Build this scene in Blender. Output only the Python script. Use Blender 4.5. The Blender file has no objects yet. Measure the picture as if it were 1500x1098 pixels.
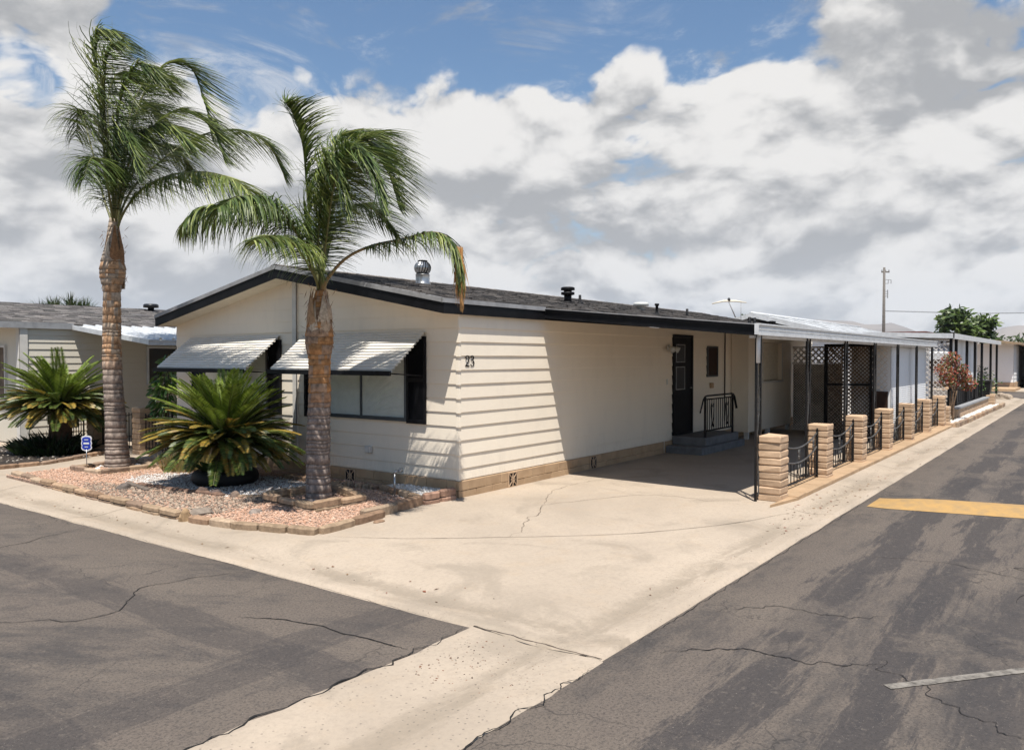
import bpy, math, random
import numpy as np
from mathutils import Vector, Matrix, noise
R=math.radians
scene=bpy.context.scene
col=scene.collection
# ------------------------------------------------------------------ camera
CAM=np.array([-8.661,-7.418,2.05]); YAW=R(36.69); PIT=R(-1.238); FPX=1152.2
cam=bpy.data.cameras.new('camera'); camo=bpy.data.objects.new('camera',cam); col.objects.link(camo)
camo.location=CAM; camo.rotation_euler=(R(90)+PIT,0,YAW-R(90))
cam.sensor_width=36; cam.lens=36*FPX/1500; cam.clip_end=9000; cam.clip_start=.05
scene.camera=camo
# ------------------------------------------------------------------ world and sun
SUNV=Vector((-.31,-.27,1)).normalized()
sun=bpy.data.lights.new('sun','SUN'); sun.energy=5.0; sun.angle=R(.53); sun.color=(1,.955,.88)
suno=bpy.data.objects.new('sun',sun); col.objects.link(suno)
suno.rotation_euler=SUNV.to_track_quat('Z','Y').to_euler(); suno.location=(0,0,20)
world=bpy.data.worlds.new('World'); scene.world=world; world.use_nodes=True
world.cycles.sampling_method='MANUAL'; world.cycles.sample_map_resolution=512
def build_world():
    nt=world.node_tree; N=nt.nodes; L=nt.links; N.clear()
    out=N.new('ShaderNodeOutputWorld'); bg=N.new('ShaderNodeBackground'); L.new(bg.outputs[0],out.inputs[0])
    sky=N.new('ShaderNodeTexSky'); sky.sky_type='NISHITA'; sky.sun_disc=False
    sky.sun_elevation=math.asin(SUNV.z); sky.sun_rotation=math.atan2(SUNV.x,SUNV.y)
    sky.air_density=1.2; sky.dust_density=.6; sky.ozone_density=1.5
    tc=N.new('ShaderNodeTexCoord')
    def val(x): return x
    def mth(op,a,b=None,c=None,clamp=False):
        n=N.new('ShaderNodeMath'); n.operation=op; n.use_clamp=clamp
        for i,v in enumerate((a,b,c)):
            if v is None: continue
            if isinstance(v,(int,float)): n.inputs[i].default_value=v
            else: L.new(v,n.inputs[i])
        return n.outputs[0]
    def vm(op,a,b=None,s=None):
        n=N.new('ShaderNodeVectorMath'); n.operation=op
        for i,v in enumerate((a,b)):
            if v is None: continue
            if isinstance(v,(tuple,list)): n.inputs[i].default_value=v
            else: L.new(v,n.inputs[i])
        if s is not None:
            if isinstance(s,(int,float)): n.inputs['Scale'].default_value=s
            else: L.new(s,n.inputs['Scale'])
        return n
    d=tc.outputs['Generated']
    sx=N.new('ShaderNodeSeparateXYZ'); L.new(d,sx.inputs[0])
    el=sx.outputs[2]
    zz=mth('MAXIMUM',mth('ADD',el,.16),.06)
    p=vm('SCALE',d,None,mth('DIVIDE',1,zz)).outputs[0]
    p2=vm('MULTIPLY',p,(1,1,0)).outputs[0]
    def nz(vec,scale,detail=8,rough=.55,dist=0,off=(0,0,0)):
        n=N.new('ShaderNodeTexNoise'); n.inputs['Scale'].default_value=scale; n.inputs['Detail'].default_value=detail
        n.inputs['Roughness'].default_value=rough; n.inputs['Distortion'].default_value=dist
        L.new(vm('ADD',vec,off).outputs[0],n.inputs[0]); return n.outputs[0]
    ray=lambda x,y: pxray(x,y)
    def blob(x,y,rad,ey=1.0):
        # soft spot of sky round one direction; rad in image units of the reference lens
        v=Vector(ray(x,y)).normalized()
        up=Vector((0,0,1)); rt=v.cross(up).normalized(); u2=rt.cross(v)
        a=vm('DOT_PRODUCT',d,tuple(rt)).outputs['Value']; b=vm('DOT_PRODUCT',d,tuple(u2)).outputs['Value']
        k=FPX/rad
        a=mth('MULTIPLY',a,k); b=mth('MULTIPLY',b,k/ey)
        r2=mth('ADD',mth('MULTIPLY',a,a),mth('MULTIPLY',b,b))
        f=vm('DOT_PRODUCT',d,tuple(v)).outputs['Value']
        g=mth('POWER',2.718,mth('MULTIPLY',r2,-1))
        return mth('MULTIPLY',g,mth('GREATER_THAN',f,0))
    def addl(lst):
        s=None
        for w,o in lst:
            t=mth('MULTIPLY',o,w); s=t if s is None else mth('ADD',s,t)
        return s
    # coverage: large masses with puffy, broken edges
    def cloudfield(v,fine=True,det=13):
        w=nz(v,2.3,4,.5,0,(5,5,5)); w=mth('MULTIPLY',mth('SUBTRACT',w,.5),.28)
        vv=N.new('ShaderNodeVectorMath'); vv.operation='ADD'; L.new(v,vv.inputs[0]); cb=N.new('ShaderNodeCombineXYZ'); L.new(w,cb.inputs[0]); L.new(w,cb.inputs[2]); L.new(cb.outputs[0],vv.inputs[1]); q=vv.outputs[0]
        a_=nz(q,2.6,det,.56,.15,SKY['off1'])
        if not fine: return mth('MULTIPLY',a_,1.5)
        n=N.new('ShaderNodeTexNoise'); n.noise_type='RIDGED_MULTIFRACTAL'; n.normalize=True; n.inputs['Scale'].default_value=SKY['vs']; n.inputs['Detail'].default_value=5; n.inputs['Roughness'].default_value=.5
        n.inputs['Gain'].default_value=2; n.inputs['Offset'].default_value=1; L.new(vm('ADD',q,SKY['off2']).outputs[0],n.inputs['Vector'])
        b_=mth('SUBTRACT',1.0,n.outputs[0])
        return mth('ADD',mth('MULTIPLY',a_,1.5),mth('MULTIPLY',b_,SKY['vw']))
    dsq=vm('MULTIPLY',d,(1,1,1.7)).outputs[0]
    base=cloudfield(dsq); lo0=cloudfield(dsq,False,9); lo1=cloudfield(vm('ADD',dsq,(-.03,-.03,.16)).outputs[0],False,9)
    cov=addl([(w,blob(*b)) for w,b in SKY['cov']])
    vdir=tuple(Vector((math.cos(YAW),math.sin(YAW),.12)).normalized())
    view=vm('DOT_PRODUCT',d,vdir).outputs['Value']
    clr=N.new('ShaderNodeMapRange'); L.new(view,clr.inputs[0]); clr.inputs[1].default_value=.70; clr.inputs[2].default_value=.45; clr.inputs[3].default_value=0; clr.inputs[4].default_value=-.45  # unseen sky behind and overhead kept clear of cloud to lower ambient fill
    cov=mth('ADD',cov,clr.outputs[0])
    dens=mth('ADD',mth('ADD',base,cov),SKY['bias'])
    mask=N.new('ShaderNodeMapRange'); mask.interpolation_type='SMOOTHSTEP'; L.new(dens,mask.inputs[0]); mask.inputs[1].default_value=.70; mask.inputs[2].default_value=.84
    # relief: the side of each puff turned from the sun is greyer
    hi1=cloudfield(vm('ADD',dsq,(-.010,-.010,.045)).outputs[0])
    relief=mth('ADD',mth('MULTIPLY',mth('SUBTRACT',lo1,lo0),SKY['relief']),mth('MULTIPLY',mth('SUBTRACT',hi1,base),SKY['relief2']))
    stretch=vm('MULTIPLY',d,(1,1,3.6)).outputs[0]
    n4=nz(stretch,3.6,12,.58,.5,SKY['off4']); n3=nz(dsq,5,14,.62,.2,SKY['off3'])
    dark=addl([(w,blob(*b)) for w,b in SKY['dark']])
    low=N.new('ShaderNodeMapRange'); L.new(el,low.inputs[0]); low.inputs[1].default_value=.24; low.inputs[2].default_value=.0
    s=mth('ADD',relief,mth('MULTIPLY',mth('SUBTRACT',n4,.46),SKY['lay'])); s=mth('ADD',s,mth('MULTIPLY',mth('SUBTRACT',n3,.5),1.2))
    rg=N.new('ShaderNodeTexNoise'); rg.noise_type='RIDGED_MULTIFRACTAL'; rg.normalize=True; rg.inputs['Scale'].default_value=6.5; rg.inputs['Detail'].default_value=5; rg.inputs['Gain'].default_value=2; rg.inputs['Offset'].default_value=1; rg.inputs['Distortion'].default_value=.3; L.new(vm('ADD',dsq,(1.3,8.2,3.1)).outputs[0],rg.inputs['Vector'])
    s=mth('ADD',s,mth('MULTIPLY',mth('SUBTRACT',rg.outputs[0],.42),SKY['crease']))
    s=mth('ADD',s,dark); s=mth('ADD',s,mth('MULTIPLY',low.outputs[0],-.14)); s=mth('ADD',s,SKY['sbias']); sm_=N.new('ShaderNodeMapRange'); sm_.interpolation_type='SMOOTHSTEP'; L.new(s,sm_.inputs[0]); sm_.inputs[1].default_value=-.35; sm_.inputs[2].default_value=1.2; s=sm_.outputs[0]
    mx=N.new('ShaderNodeMix'); mx.data_type='RGBA'; L.new(s,mx.inputs[0])
    mx.inputs[6].default_value=(.635,.62,.60,1); mx.inputs[7].default_value=(.295,.298,.305,1)
    # sky blue, scaled to the strength range
    sk=N.new('ShaderNodeMix'); sk.data_type='RGBA'; sk.blend_type='MULTIPLY'; sk.inputs[0].default_value=1
    L.new(sky.outputs[0],sk.inputs[6]); sk.inputs[7].default_value=SKY['tint']
    cs=N.new('ShaderNodeMix'); cs.data_type='RGBA'; cs.blend_type='MULTIPLY'; cs.inputs[0].default_value=1
    L.new(mx.outputs[2],cs.inputs[6]); k=1/SKY['str']; cs.inputs[7].default_value=(k,k,k,1)
    hz=N.new('ShaderNodeMapRange'); L.new(el,hz.inputs[0]); hz.inputs[1].default_value=.30; hz.inputs[2].default_value=.02; hz.inputs[3].default_value=0; hz.inputs[4].default_value=.9
    pale=N.new('ShaderNodeMix'); pale.data_type='RGBA'; L.new(hz.outputs[0],pale.inputs[0]); L.new(sk.outputs[2],pale.inputs[6]); pale.inputs[7].default_value=(.34*k,.39*k,.43*k,1); sk=pale
    wsp=nz(vm('MULTIPLY',d,(1,1,2.2)).outputs[0],4.5,13,.68,.9,(4.4,2.2,9.1)); wm=N.new('ShaderNodeMapRange'); wm.interpolation_type='SMOOTHSTEP'; L.new(wsp,wm.inputs[0]); wm.inputs[1].default_value=.47; wm.inputs[2].default_value=.70; wm.inputs[4].default_value=.8
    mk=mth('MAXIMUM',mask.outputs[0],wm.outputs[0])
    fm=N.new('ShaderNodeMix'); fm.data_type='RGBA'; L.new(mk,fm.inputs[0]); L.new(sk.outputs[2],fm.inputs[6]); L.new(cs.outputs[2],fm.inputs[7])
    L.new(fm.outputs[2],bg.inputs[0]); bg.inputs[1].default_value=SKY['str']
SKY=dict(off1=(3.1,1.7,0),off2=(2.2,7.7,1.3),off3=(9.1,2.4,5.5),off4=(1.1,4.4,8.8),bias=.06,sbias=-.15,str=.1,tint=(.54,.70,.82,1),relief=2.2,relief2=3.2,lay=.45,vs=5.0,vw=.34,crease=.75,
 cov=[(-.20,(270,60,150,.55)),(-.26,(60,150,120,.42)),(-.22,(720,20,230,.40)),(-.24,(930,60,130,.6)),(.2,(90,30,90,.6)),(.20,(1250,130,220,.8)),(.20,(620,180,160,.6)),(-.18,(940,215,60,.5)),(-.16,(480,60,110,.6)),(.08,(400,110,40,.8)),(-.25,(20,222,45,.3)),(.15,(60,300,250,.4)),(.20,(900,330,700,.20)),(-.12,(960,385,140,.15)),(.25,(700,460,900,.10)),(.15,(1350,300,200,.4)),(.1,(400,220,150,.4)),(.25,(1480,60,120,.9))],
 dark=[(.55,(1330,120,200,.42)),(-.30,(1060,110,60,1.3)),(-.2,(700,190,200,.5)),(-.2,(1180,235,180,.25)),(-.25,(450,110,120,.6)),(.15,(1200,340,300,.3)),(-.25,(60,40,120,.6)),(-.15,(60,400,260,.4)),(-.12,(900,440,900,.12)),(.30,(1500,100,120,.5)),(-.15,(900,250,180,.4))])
def pxray(x,y):
    F=np.array([math.cos(YAW)*math.cos(PIT),math.sin(YAW)*math.cos(PIT),math.sin(PIT)])
    Rr=np.array([math.sin(YAW),-math.cos(YAW),0.]); U=np.cross(Rr,F)
    return F*FPX+Rr*(x-750)-U*(y-549)
_F=np.array([math.cos(YAW)*math.cos(PIT),math.sin(YAW)*math.cos(PIT),math.sin(PIT)])
def Wd(x,y,depth): return Vector(CAM+pxray(x,y)*depth/FPX)
def G(x,y,z=0.):
    r=pxray(x,y); t=(z-CAM[2])/r[2]; return Vector(CAM+t*r)
def depth_of(p): return float((np.array(p)-CAM)@_F)
build_world()
scene.view_settings.view_transform='Standard'; scene.view_settings.look='None'; scene.view_settings.exposure=.5; scene.view_settings.gamma=1
scene.render.engine='CYCLES'
scene.cycles.max_bounces=8; scene.cycles.transparent_max_bounces=16
rnd=random.Random(7)
# ------------------------------------------------------------------ materials
class NB:
    def __init__(s,name):
        s.m=bpy.data.materials.new(name); s.m.use_nodes=True; s.nt=s.m.node_tree; s.N=s.nt.nodes; s.L=s.nt.links
        s.b=s.N['Principled BSDF']; s.geo=None
    def pos(s):
        if not s.geo: s.geo=s.N.new('ShaderNodeNewGeometry')
        return s.geo.outputs['Position']
    def obj(s):
        n=s.N.new('ShaderNodeTexCoord'); return n.outputs['Object']
    def math(s,op,a,b=None,c=None,clamp=False):
        n=s.N.new('ShaderNodeMath'); n.operation=op; n.use_clamp=clamp
        for i,v in enumerate((a,b,c)):
            if v is None: continue
            if isinstance(v,(int,float)): n.inputs[i].default_value=v
            else: s.L.new(v,n.inputs[i])
        return n.outputs[0]
    def scale(s,v,k):
        n=s.N.new('ShaderNodeVectorMath'); n.operation='MULTIPLY'; s.L.new(v,n.inputs[0]); n.inputs[1].default_value=k if isinstance(k,tuple) else (k,k,k); return n.outputs[0]
    def rotz(s,v,a):
        n=s.N.new('ShaderNodeVectorRotate'); n.rotation_type='Z_AXIS'; s.L.new(v,n.inputs[0]); n.inputs['Angle'].default_value=a; return n.outputs[0]
    def noise(s,v,scale,detail=6,rough=.6,dist=0):
        n=s.N.new('ShaderNodeTexNoise'); s.L.new(v,n.inputs[0]); n.inputs['Scale'].default_value=scale; n.inputs['Detail'].default_value=detail
        n.inputs['Roughness'].default_value=rough; n.inputs['Distortion'].default_value=dist; return n.outputs[0]
    def vor(s,v,scale,feature='F1'):
        n=s.N.new('ShaderNodeTexVoronoi'); n.feature=feature; s.L.new(v,n.inputs[0]); n.inputs['Scale'].default_value=scale; return n.outputs[0]
    def ramp(s,f,lo,hi,smooth=True):
        n=s.N.new('ShaderNodeMapRange'); s.L.new(f,n.inputs[0]); n.inputs[1].default_value=lo; n.inputs[2].default_value=hi
        if smooth: n.interpolation_type='SMOOTHSTEP'
        return n.outputs[0]
    def mix(s,f,a,b,mode='MIX'):
        n=s.N.new('ShaderNodeMix'); n.data_type='RGBA'; n.blend_type=mode
        for i,v in ((0,f),(6,a),(7,b)):
            if isinstance(v,(int,float)): n.inputs[i].default_value=v
            elif isinstance(v,tuple): n.inputs[i].default_value=(*v,1) if len(v)==3 else v
            else: s.L.new(v,n.inputs[i])
        return n.outputs[2]
    def bump(s,h,strength=.3,dist=.01):
        n=s.N.new('ShaderNodeBump'); s.L.new(h,n.inputs['Height']); n.inputs['Strength'].default_value=strength; n.inputs['Distance'].default_value=dist
        s.L.new(n.outputs[0],s.b.inputs['Normal'])
    def col(s,c):
        if isinstance(c,tuple): s.b.inputs['Base Color'].default_value=(*c,1)
        else: s.L.new(c,s.b.inputs['Base Color'])
    def rough(s,r,met=0,spec=None):
        s.b.inputs['Roughness'].default_value=r; s.b.inputs['Metallic'].default_value=met
        if spec is not None: s.b.inputs['Specular IOR Level'].default_value=spec
KA=.78
def plain(name,c,rough=.6,met=0,var=.15,scale=6,bump=.15,bscale=40,spec=.3,c2=None):
    c=tuple(x*KA for x in c); c2=c2 and tuple(x*KA for x in c2)
    m=NB(name); p=m.pos(); n=m.noise(p,scale,6,.6)
    c2=c2 or tuple(x*(1-var*1.6) for x in c)
    m.col(m.mix(m.ramp(n,.35,.7),c,c2)); m.rough(rough,met,spec)
    if bump: m.bump(m.noise(p,bscale,4,.6),bump,.006)
    return m.m
def attr_mat(name,rough=.6,spec=.2,bump=0,bscale=30,var=.2,vscale=20,trans=0,tint=(1,1,1)):
    m=NB(name); a=m.N.new('ShaderNodeVertexColor'); a.layer_name='col'
    p=m.pos(); n=m.noise(p,vscale,4,.6)
    c=m.mix(m.ramp(n,.3,.75),m.mix(1.0,a.outputs[0],tuple(tint),'MULTIPLY'),m.mix(1.0,a.outputs[0],tuple(t*(1-var*1.5) for t in tint),'MULTIPLY'))
    m.col(c); m.rough(rough,0,spec)
    if bump: m.bump(m.noise(p,bscale,5,.65),bump,.008)
    if trans:
        t=m.N.new('ShaderNodeBsdfTranslucent'); mx=m.N.new('ShaderNodeMixShader'); mx.inputs[0].default_value=trans
        m.L.new(c,t.inputs[0]); m.L.new(m.b.outputs[0],mx.inputs[1]); m.L.new(t.outputs[0],mx.inputs[2])
        m.L.new(mx.outputs[0],m.N['Material Output'].inputs[0])
    return m.m
def mat_siding(name,c=(.79,.70,.575),dirt=(.60,.54,.46)):
    m=NB(name); p=m.pos()
    n=m.noise(m.scale(p,(1,1,.35)),3.2,8,.62); n2=m.noise(m.scale(p,(3,3,.6)),9,6,.7)
    z=m.N.new('ShaderNodeSeparateXYZ'); m.L.new(p,z.inputs[0])
    splash=m.math('MULTIPLY',m.ramp(z.outputs[2],.75,.2),m.ramp(n2,.42,.75))
    c0=m.mix(m.math('MULTIPLY',m.ramp(n,.45,.8),.30),c,dirt)
    c1=m.mix(m.math('MULTIPLY',splash,.35),c0,(.5,.42,.33))
    m.col(c1); m.rough(.62,0,.25); m.bump(m.math('ADD',m.noise(m.scale(p,(2,2,18)),6,6,.7),m.math('MULTIPLY',n2,.7)),.18,.006); return m.m
def mat_concrete():
    m=NB('driveway_concrete'); p=m.pos()
    sp=m.N.new('ShaderNodeSeparateXYZ'); m.L.new(p,sp.inputs[0]); X,Y=sp.outputs[0],sp.outputs[1]
    big=m.noise(p,.45,7,.6,.6); mid=m.noise(p,2.2,8,.65); fine=m.noise(p,28,6,.7); streak=m.noise(m.scale(p,(.35,1.6,1)),1.4,13,.72,.4); streakY=m.noise(m.scale(p,(1.6,.35,1)),1.4,13,.72,.4)
    c=m.mix(m.ramp(big,.3,.72),(.425,.349,.273),(.34,.28,.219))
    c=m.mix(m.math('MULTIPLY',m.ramp(mid,.5,.75),.35),c,(.40,.30,.205))
    # sand and silt lying in the two gutters
    wob=m.math('MULTIPLY',m.math('SUBTRACT',streak,.5),.5); wob2=m.math('MULTIPLY',m.math('SUBTRACT',streakY,.5),.5)
    dY=m.math('ABSOLUTE',m.math('ADD',m.math('ADD',Y,4.33),wob)); dX=m.math('ABSOLUTE',m.math('ADD',m.math('ADD',X,3.66),wob2))
    inX=m.math('GREATER_THAN',X,-4.1); 
    g1=m.math('MULTIPLY',m.ramp(dY,.30,.02),m.ramp(streak,.30,.55)); g2=m.math('MULTIPLY',m.ramp(dX,.28,.02),m.ramp(streakY,.30,.55))
    hf=m.math('SUBTRACT',m.noise(m.scale(p,(1,1,1)),7,14,.80),.5)
    g=m.ramp(m.math('ADD',m.math('MAXIMUM',g1,g2),m.math('MULTIPLY',hf,1.3)),.30,1.15)
    c=m.mix(m.math('MULTIPLY',g,.75),c,(.25,.205,.155))
    st=m.noise(p,.8,6,.55,1.2)
    c=m.mix(m.math('MULTIPLY',m.ramp(m.math('ADD',st,m.math('MULTIPLY',hf,.22)),.53,.70),.50),c,(.24,.20,.155))
    # coarse pits and aggregate towards the street
    pit=m.vor(p,24,'F1'); dn=m.ramp(m.noise(p,1.1,4,.6),.42,.62)
    near=m.ramp(m.math('MINIMUM',m.math('ADD',X,4.2),m.math('ADD',Y,4.6)),1.2,-.3)
    pitm=m.math('MULTIPLY',m.math('MULTIPLY',m.ramp(pit,.20,.12),m.ramp(m.noise(p,1.6,8,.7),.36,.56)),near)
    c=m.mix(m.math('MULTIPLY',pitm,.75),c,(.14,.12,.10))
    c=m.mix(m.math('MULTIPLY',m.ramp(fine,.42,.68),.30),c,(.25,.21,.17)); c=m.mix(m.math('MULTIPLY',m.ramp(m.noise(p,9,8,.75),.52,.66),.22),c,(.27,.225,.18))
    m.col(c); m.rough(.85,0,.2); m.bump(m.math('ADD',m.noise(p,60,5,.7),m.math('MULTIPLY',pitm,-1.5)),.35,.004); return m.m
def mat_asphalt(name,ang=0.0,lanes=()):
    m=NB(name); p=m.pos(); q=m.rotz(p,ang)
    big=m.noise(m.scale(q,(.20,.85,1)),1.0,14,.70,.25); mid=m.noise(m.scale(q,(.7,1.2,1)),3.4,12,.75,.3); fine=m.noise(p,48,8,.8); f2=m.noise(p,16,8,.78); sp=m.vor(p,75,'F1')
    mixn=m.math('ADD',m.math('MULTIPLY',big,.62),m.math('ADD',m.math('MULTIPLY',mid,.26),m.math('MULTIPLY',f2,.12)))
    c=m.mix(m.ramp(mixn,.48,.60),(.130,.106,.088),(.066,.058,.054))
    pat=m.noise(p,.5,10,.68,.4)
    for (ax,cc,wd,am) in lanes:
        sp_=m.N.new('ShaderNodeSeparateXYZ'); m.L.new(p,sp_.inputs[0]); co=sp_.outputs[0 if ax=='x' else 1]
        wv=m.math('MULTIPLY',m.math('SUBTRACT',m.noise(m.scale(p,(.3,.3,1)),1.0,4,.6),.5),.7)
        dd=m.math('ABSOLUTE',m.math('ADD',m.math('SUBTRACT',co,cc),wv)); rag=m.math('MULTIPLY',m.math('SUBTRACT',m.noise(m.scale(p,(.30,2.4,1) if ax=='y' else (2.4,.30,1)),3.2,14,.80,.15),.5),1.3)
        k_=m.ramp(m.math('ADD',dd,rag),wd*1.1,wd*.55)
        c=m.mix(m.math('MULTIPLY',k_,am),c,(.043,.039,.040))
    c=m.mix(m.math('MULTIPLY',m.ramp(pat,.53,.60),.45),c,(.155,.126,.102))
    c=m.mix(m.math('MULTIPLY',m.ramp(m.noise(p,1.9,12,.72,.3),.56,.64),.35),c,(.055,.050,.048))
    c=m.mix(m.math('MULTIPLY',m.ramp(fine,.47,.60),.62),c,(.034,.031,.030))
    c=m.mix(m.math('MULTIPLY',m.ramp(f2,.52,.68),.45),c,(.175,.145,.12))
    lt=m.math('MULTIPLY',m.ramp(sp,.24,.12),m.ramp(m.noise(p,31,3,.6),.52,.62))
    c=m.mix(m.math('MULTIPLY',lt,.6),c,(.30,.26,.22))
    # crazing
    w=m.N.new('ShaderNodeVectorMath'); w.operation='ADD'; m.L.new(p,w.inputs[0])
    nn=m.N.new('ShaderNodeTexNoise'); m.L.new(p,nn.inputs[0]); nn.inputs['Scale'].default_value=3; nn.inputs['Detail'].default_value=6
    sc=m.N.new('ShaderNodeVectorMath'); sc.operation='SCALE'; m.L.new(nn.outputs['Color'],sc.inputs[0]); sc.inputs['Scale'].default_value=.5; m.L.new(sc.outputs[0],w.inputs[1])
    cr=m.vor(w.outputs[0],.9,'DISTANCE_TO_EDGE'); crm=m.math('MULTIPLY',m.ramp(cr,.007,.002),m.ramp(m.noise(p,.5,3,.5),.5,.6))
    c=m.mix(m.math('MULTIPLY',crm,.5),c,(.03,.028,.027))
    m.col(c); m.rough(.82,0,.25); m.bump(m.math('ADD',m.noise(p,90,5,.75),m.math('MULTIPLY',crm,-1)),.6,.005); return m.m
M={}
M['siding']=mat_siding('painted_cream_siding')
M['siding_n']=mat_siding('neighbour_cream_siding',(.60,.555,.47),(.55,.5,.42))
M['siding_w']=mat_siding('white_siding',(.76,.76,.76),(.6,.58,.56))
M['trim']=plain('cream_trim_paint',(.80,.76,.70),.55,var=.08)
M['soffit']=plain('soffit_paint',(1.0,.90,.72),.6,var=.06)
M['black']=plain('black_trim_paint',(.012,.012,.014),.5,var=.3,spec=.15,bump=.1,bscale=20)
M['blackiron']=plain('wrought_iron_paint',(.014,.013,.014),.45,.0,var=.3,spec=.25,bump=.2,bscale=60)
M['grayiron']=plain('weathered_grey_iron',(.13,.125,.12),.45,.3,var=.3,spec=.5,bump=.2,bscale=60)
M['drip']=plain('grey_drip_edge',(.42,.42,.43),.5,.1,var=.15)
M['whitemetal']=plain('white_enamel_metal',(.80,.81,.82),.35,0,var=.12,spec=.45,bump=.04)
M['pan']=plain('white_roof_pan',(.72,.73,.74),.4,0,var=.2,scale=2.5,spec=.4,bump=.05)
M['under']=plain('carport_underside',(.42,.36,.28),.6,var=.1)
M['block']=plain('tan_slump_block',(.66,.46,.30),.85,var=.28,scale=7,bump=.5,bscale=55,c2=(.54,.37,.24))
def obj_vary(m,amt=.16):
    nt=m.node_tree; b=nt.nodes['Principled BSDF']; src=b.inputs['Base Color'].links[0].from_socket
    oi=nt.nodes.new('ShaderNodeObjectInfo'); geo=nt.nodes.new('ShaderNodeNewGeometry'); ad=nt.nodes.new('ShaderNodeMath'); ad.operation='ADD'; nt.links.new(oi.outputs['Random'],ad.inputs[0]); nt.links.new(geo.outputs['Random Per Island'],ad.inputs[1])
    mr=nt.nodes.new('ShaderNodeMapRange'); nt.links.new(ad.outputs[0],mr.inputs[0]); mr.inputs[1].default_value=0; mr.inputs[2].default_value=2; mr.inputs[3].default_value=1-amt*1.6; mr.inputs[4].default_value=1+amt*.8
    mx=nt.nodes.new('ShaderNodeVectorMath'); mx.operation='SCALE'; nt.links.new(src,mx.inputs[0]); nt.links.new(mr.outputs[0],mx.inputs['Scale']); nt.links.new(mx.outputs[0],b.inputs['Base Color'])
obj_vary(M['block'],.2)
M['skirt']=plain('tan_skirting_block',(.60,.41,.25),.85,var=.2,scale=4,bump=.4,bscale=60,c2=(.50,.335,.20))
obj_vary(M['skirt'],.12)
M['edge']=attr_mat('edging_stone',.9,.15,.5,45,.25,14,0,(.8,.8,.8))
M['wood']=plain('weathered_timber',(.22,.16,.115),.85,var=.3,bump=.5)
M['soil']=plain('dark_garden_soil',(.05,.038,.03),.95,var=.3,bump=.6,bscale=30)
M['base_gravel']=plain('gravel_bed',(.42,.29,.22),.95,var=.3,scale=9,bump=.8,bscale=40)
M['stone']=attr_mat('gravel_stones',.8,.2,.2,60,.2,50,0,(.8,.8,.8))
M['shingle']=attr_mat('roof_shingles',.92,.1,.5,120,.35,35)
M['leaf']=attr_mat('palm_leaflets',.42,.35,0,30,.15,8,trans=.22)
M['bark']=attr_mat('palm_bark',.85,.15,.7,30,.35,16)
M['glass']=None
M['blind']=plain('vertical_blind_fabric',(.98,.97,.92),.8,var=.06)
M['rubber']=plain('black_tyre_rubber',(.012,.012,.013),.6,var=.3,bump=.3)
M['galv']=plain('galvanised_metal',(.58,.58,.58),.32,.85,var=.2,spec=.5,bump=.05)
M['stepc']=plain('grey_painted_concrete',(.20,.205,.215),.75,var=.15,bump=.2)
M['lattice']=plain('painted_lattice',(.92,.84,.76),.7,var=.12)
M['latticew']=plain('white_lattice',(.72,.68,.64),.7,var=.12)
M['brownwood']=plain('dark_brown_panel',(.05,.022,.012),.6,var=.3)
M['fiber']=attr_mat('dry_leaf_base',.8,.2,.5,40,.3,25)
M['yellow']=plain('worn_yellow_paint',(.52,.315,.115),.75,var=.25,scale=7,bump=.6,bscale=45,c2=(.40,.265,.125))
M['whiteline']=plain('worn_white_paint',(.30,.27,.235),.8,var=.4,scale=14,bump=.4,bscale=60)
M['crack']=plain('dark_crack_filler',(.022,.02,.019),.7,var=.2)
M['joint']=plain('concrete_joint_dirt',(.13,.10,.075),.9,var=.4,scale=12)
M['concrete']=mat_concrete()
M['asphaltX']=mat_asphalt('street_asphalt_right',0.0,(('y',-5.68,.24,.78),('y',-6.38,.20,.78),('y',-6.95,.2,.6)))
M['asphaltY']=mat_asphalt('street_asphalt_left',R(62),(('y',-2.95,.26,.45),('x',-5.35,.22,.5),('x',-6.9,.3,.5)))
M['ground']=plain('dry_earth',(.34,.27,.20),.95,var=.25,scale=.3)
M['tanroof']=plain('tan_roofing',(.46,.33,.21),.85,var=.15)
M['polewood']=plain('weathered_pole_wood',(.22,.20,.18),.85,var=.2)
M['hill']=plain('dry_hills',(.33,.27,.22),1,var=.3,scale=.002,bump=0)
M['rust']=plain('rust_red_siding',(.20,.07,.05),.8,var=.2)
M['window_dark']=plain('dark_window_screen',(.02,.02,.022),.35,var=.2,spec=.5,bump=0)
M['fixture']=plain('white_plastic',(.72,.72,.68),.4,var=.05,bump=0)
M['sign_blue']=plain('blue_sign_face',(.02,.05,.42),.4,var=.05,bump=0)
M['sign_white']=plain('white_sign_face',(.82,.83,.85),.4,var=.03,bump=0)
def mk_glass():
    m=bpy.data.materials.new('window_glass'); m.use_nodes=True; N=m.node_tree.nodes; L=m.node_tree.links
    b=N['Principled BSDF']; g=N.new('ShaderNodeBsdfGlossy'); g.inputs['Roughness'].default_value=.03; g.inputs['Color'].default_value=(.8,.9,.95,1)
    t=N.new('ShaderNodeBsdfTransparent'); t.inputs[0].default_value=(.80,.84,.84,1)
    lw=N.new('ShaderNodeLayerWeight'); lw.inputs[0].default_value=.15; mx=N.new('ShaderNodeMixShader')
    r=N.new('ShaderNodeMapRange'); L.new(lw.outputs['Fresnel'],r.inputs[0]); r.inputs[3].default_value=.04; r.inputs[4].default_value=.6
    L.new(r.outputs[0],mx.inputs[0]); L.new(t.outputs[0],mx.inputs[1]); L.new(g.outputs[0],mx.inputs[2]); L.new(mx.outputs[0],N['Material Output'].inputs[0]); N.remove(b)
    return m
M['glass']=mk_glass()
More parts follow.
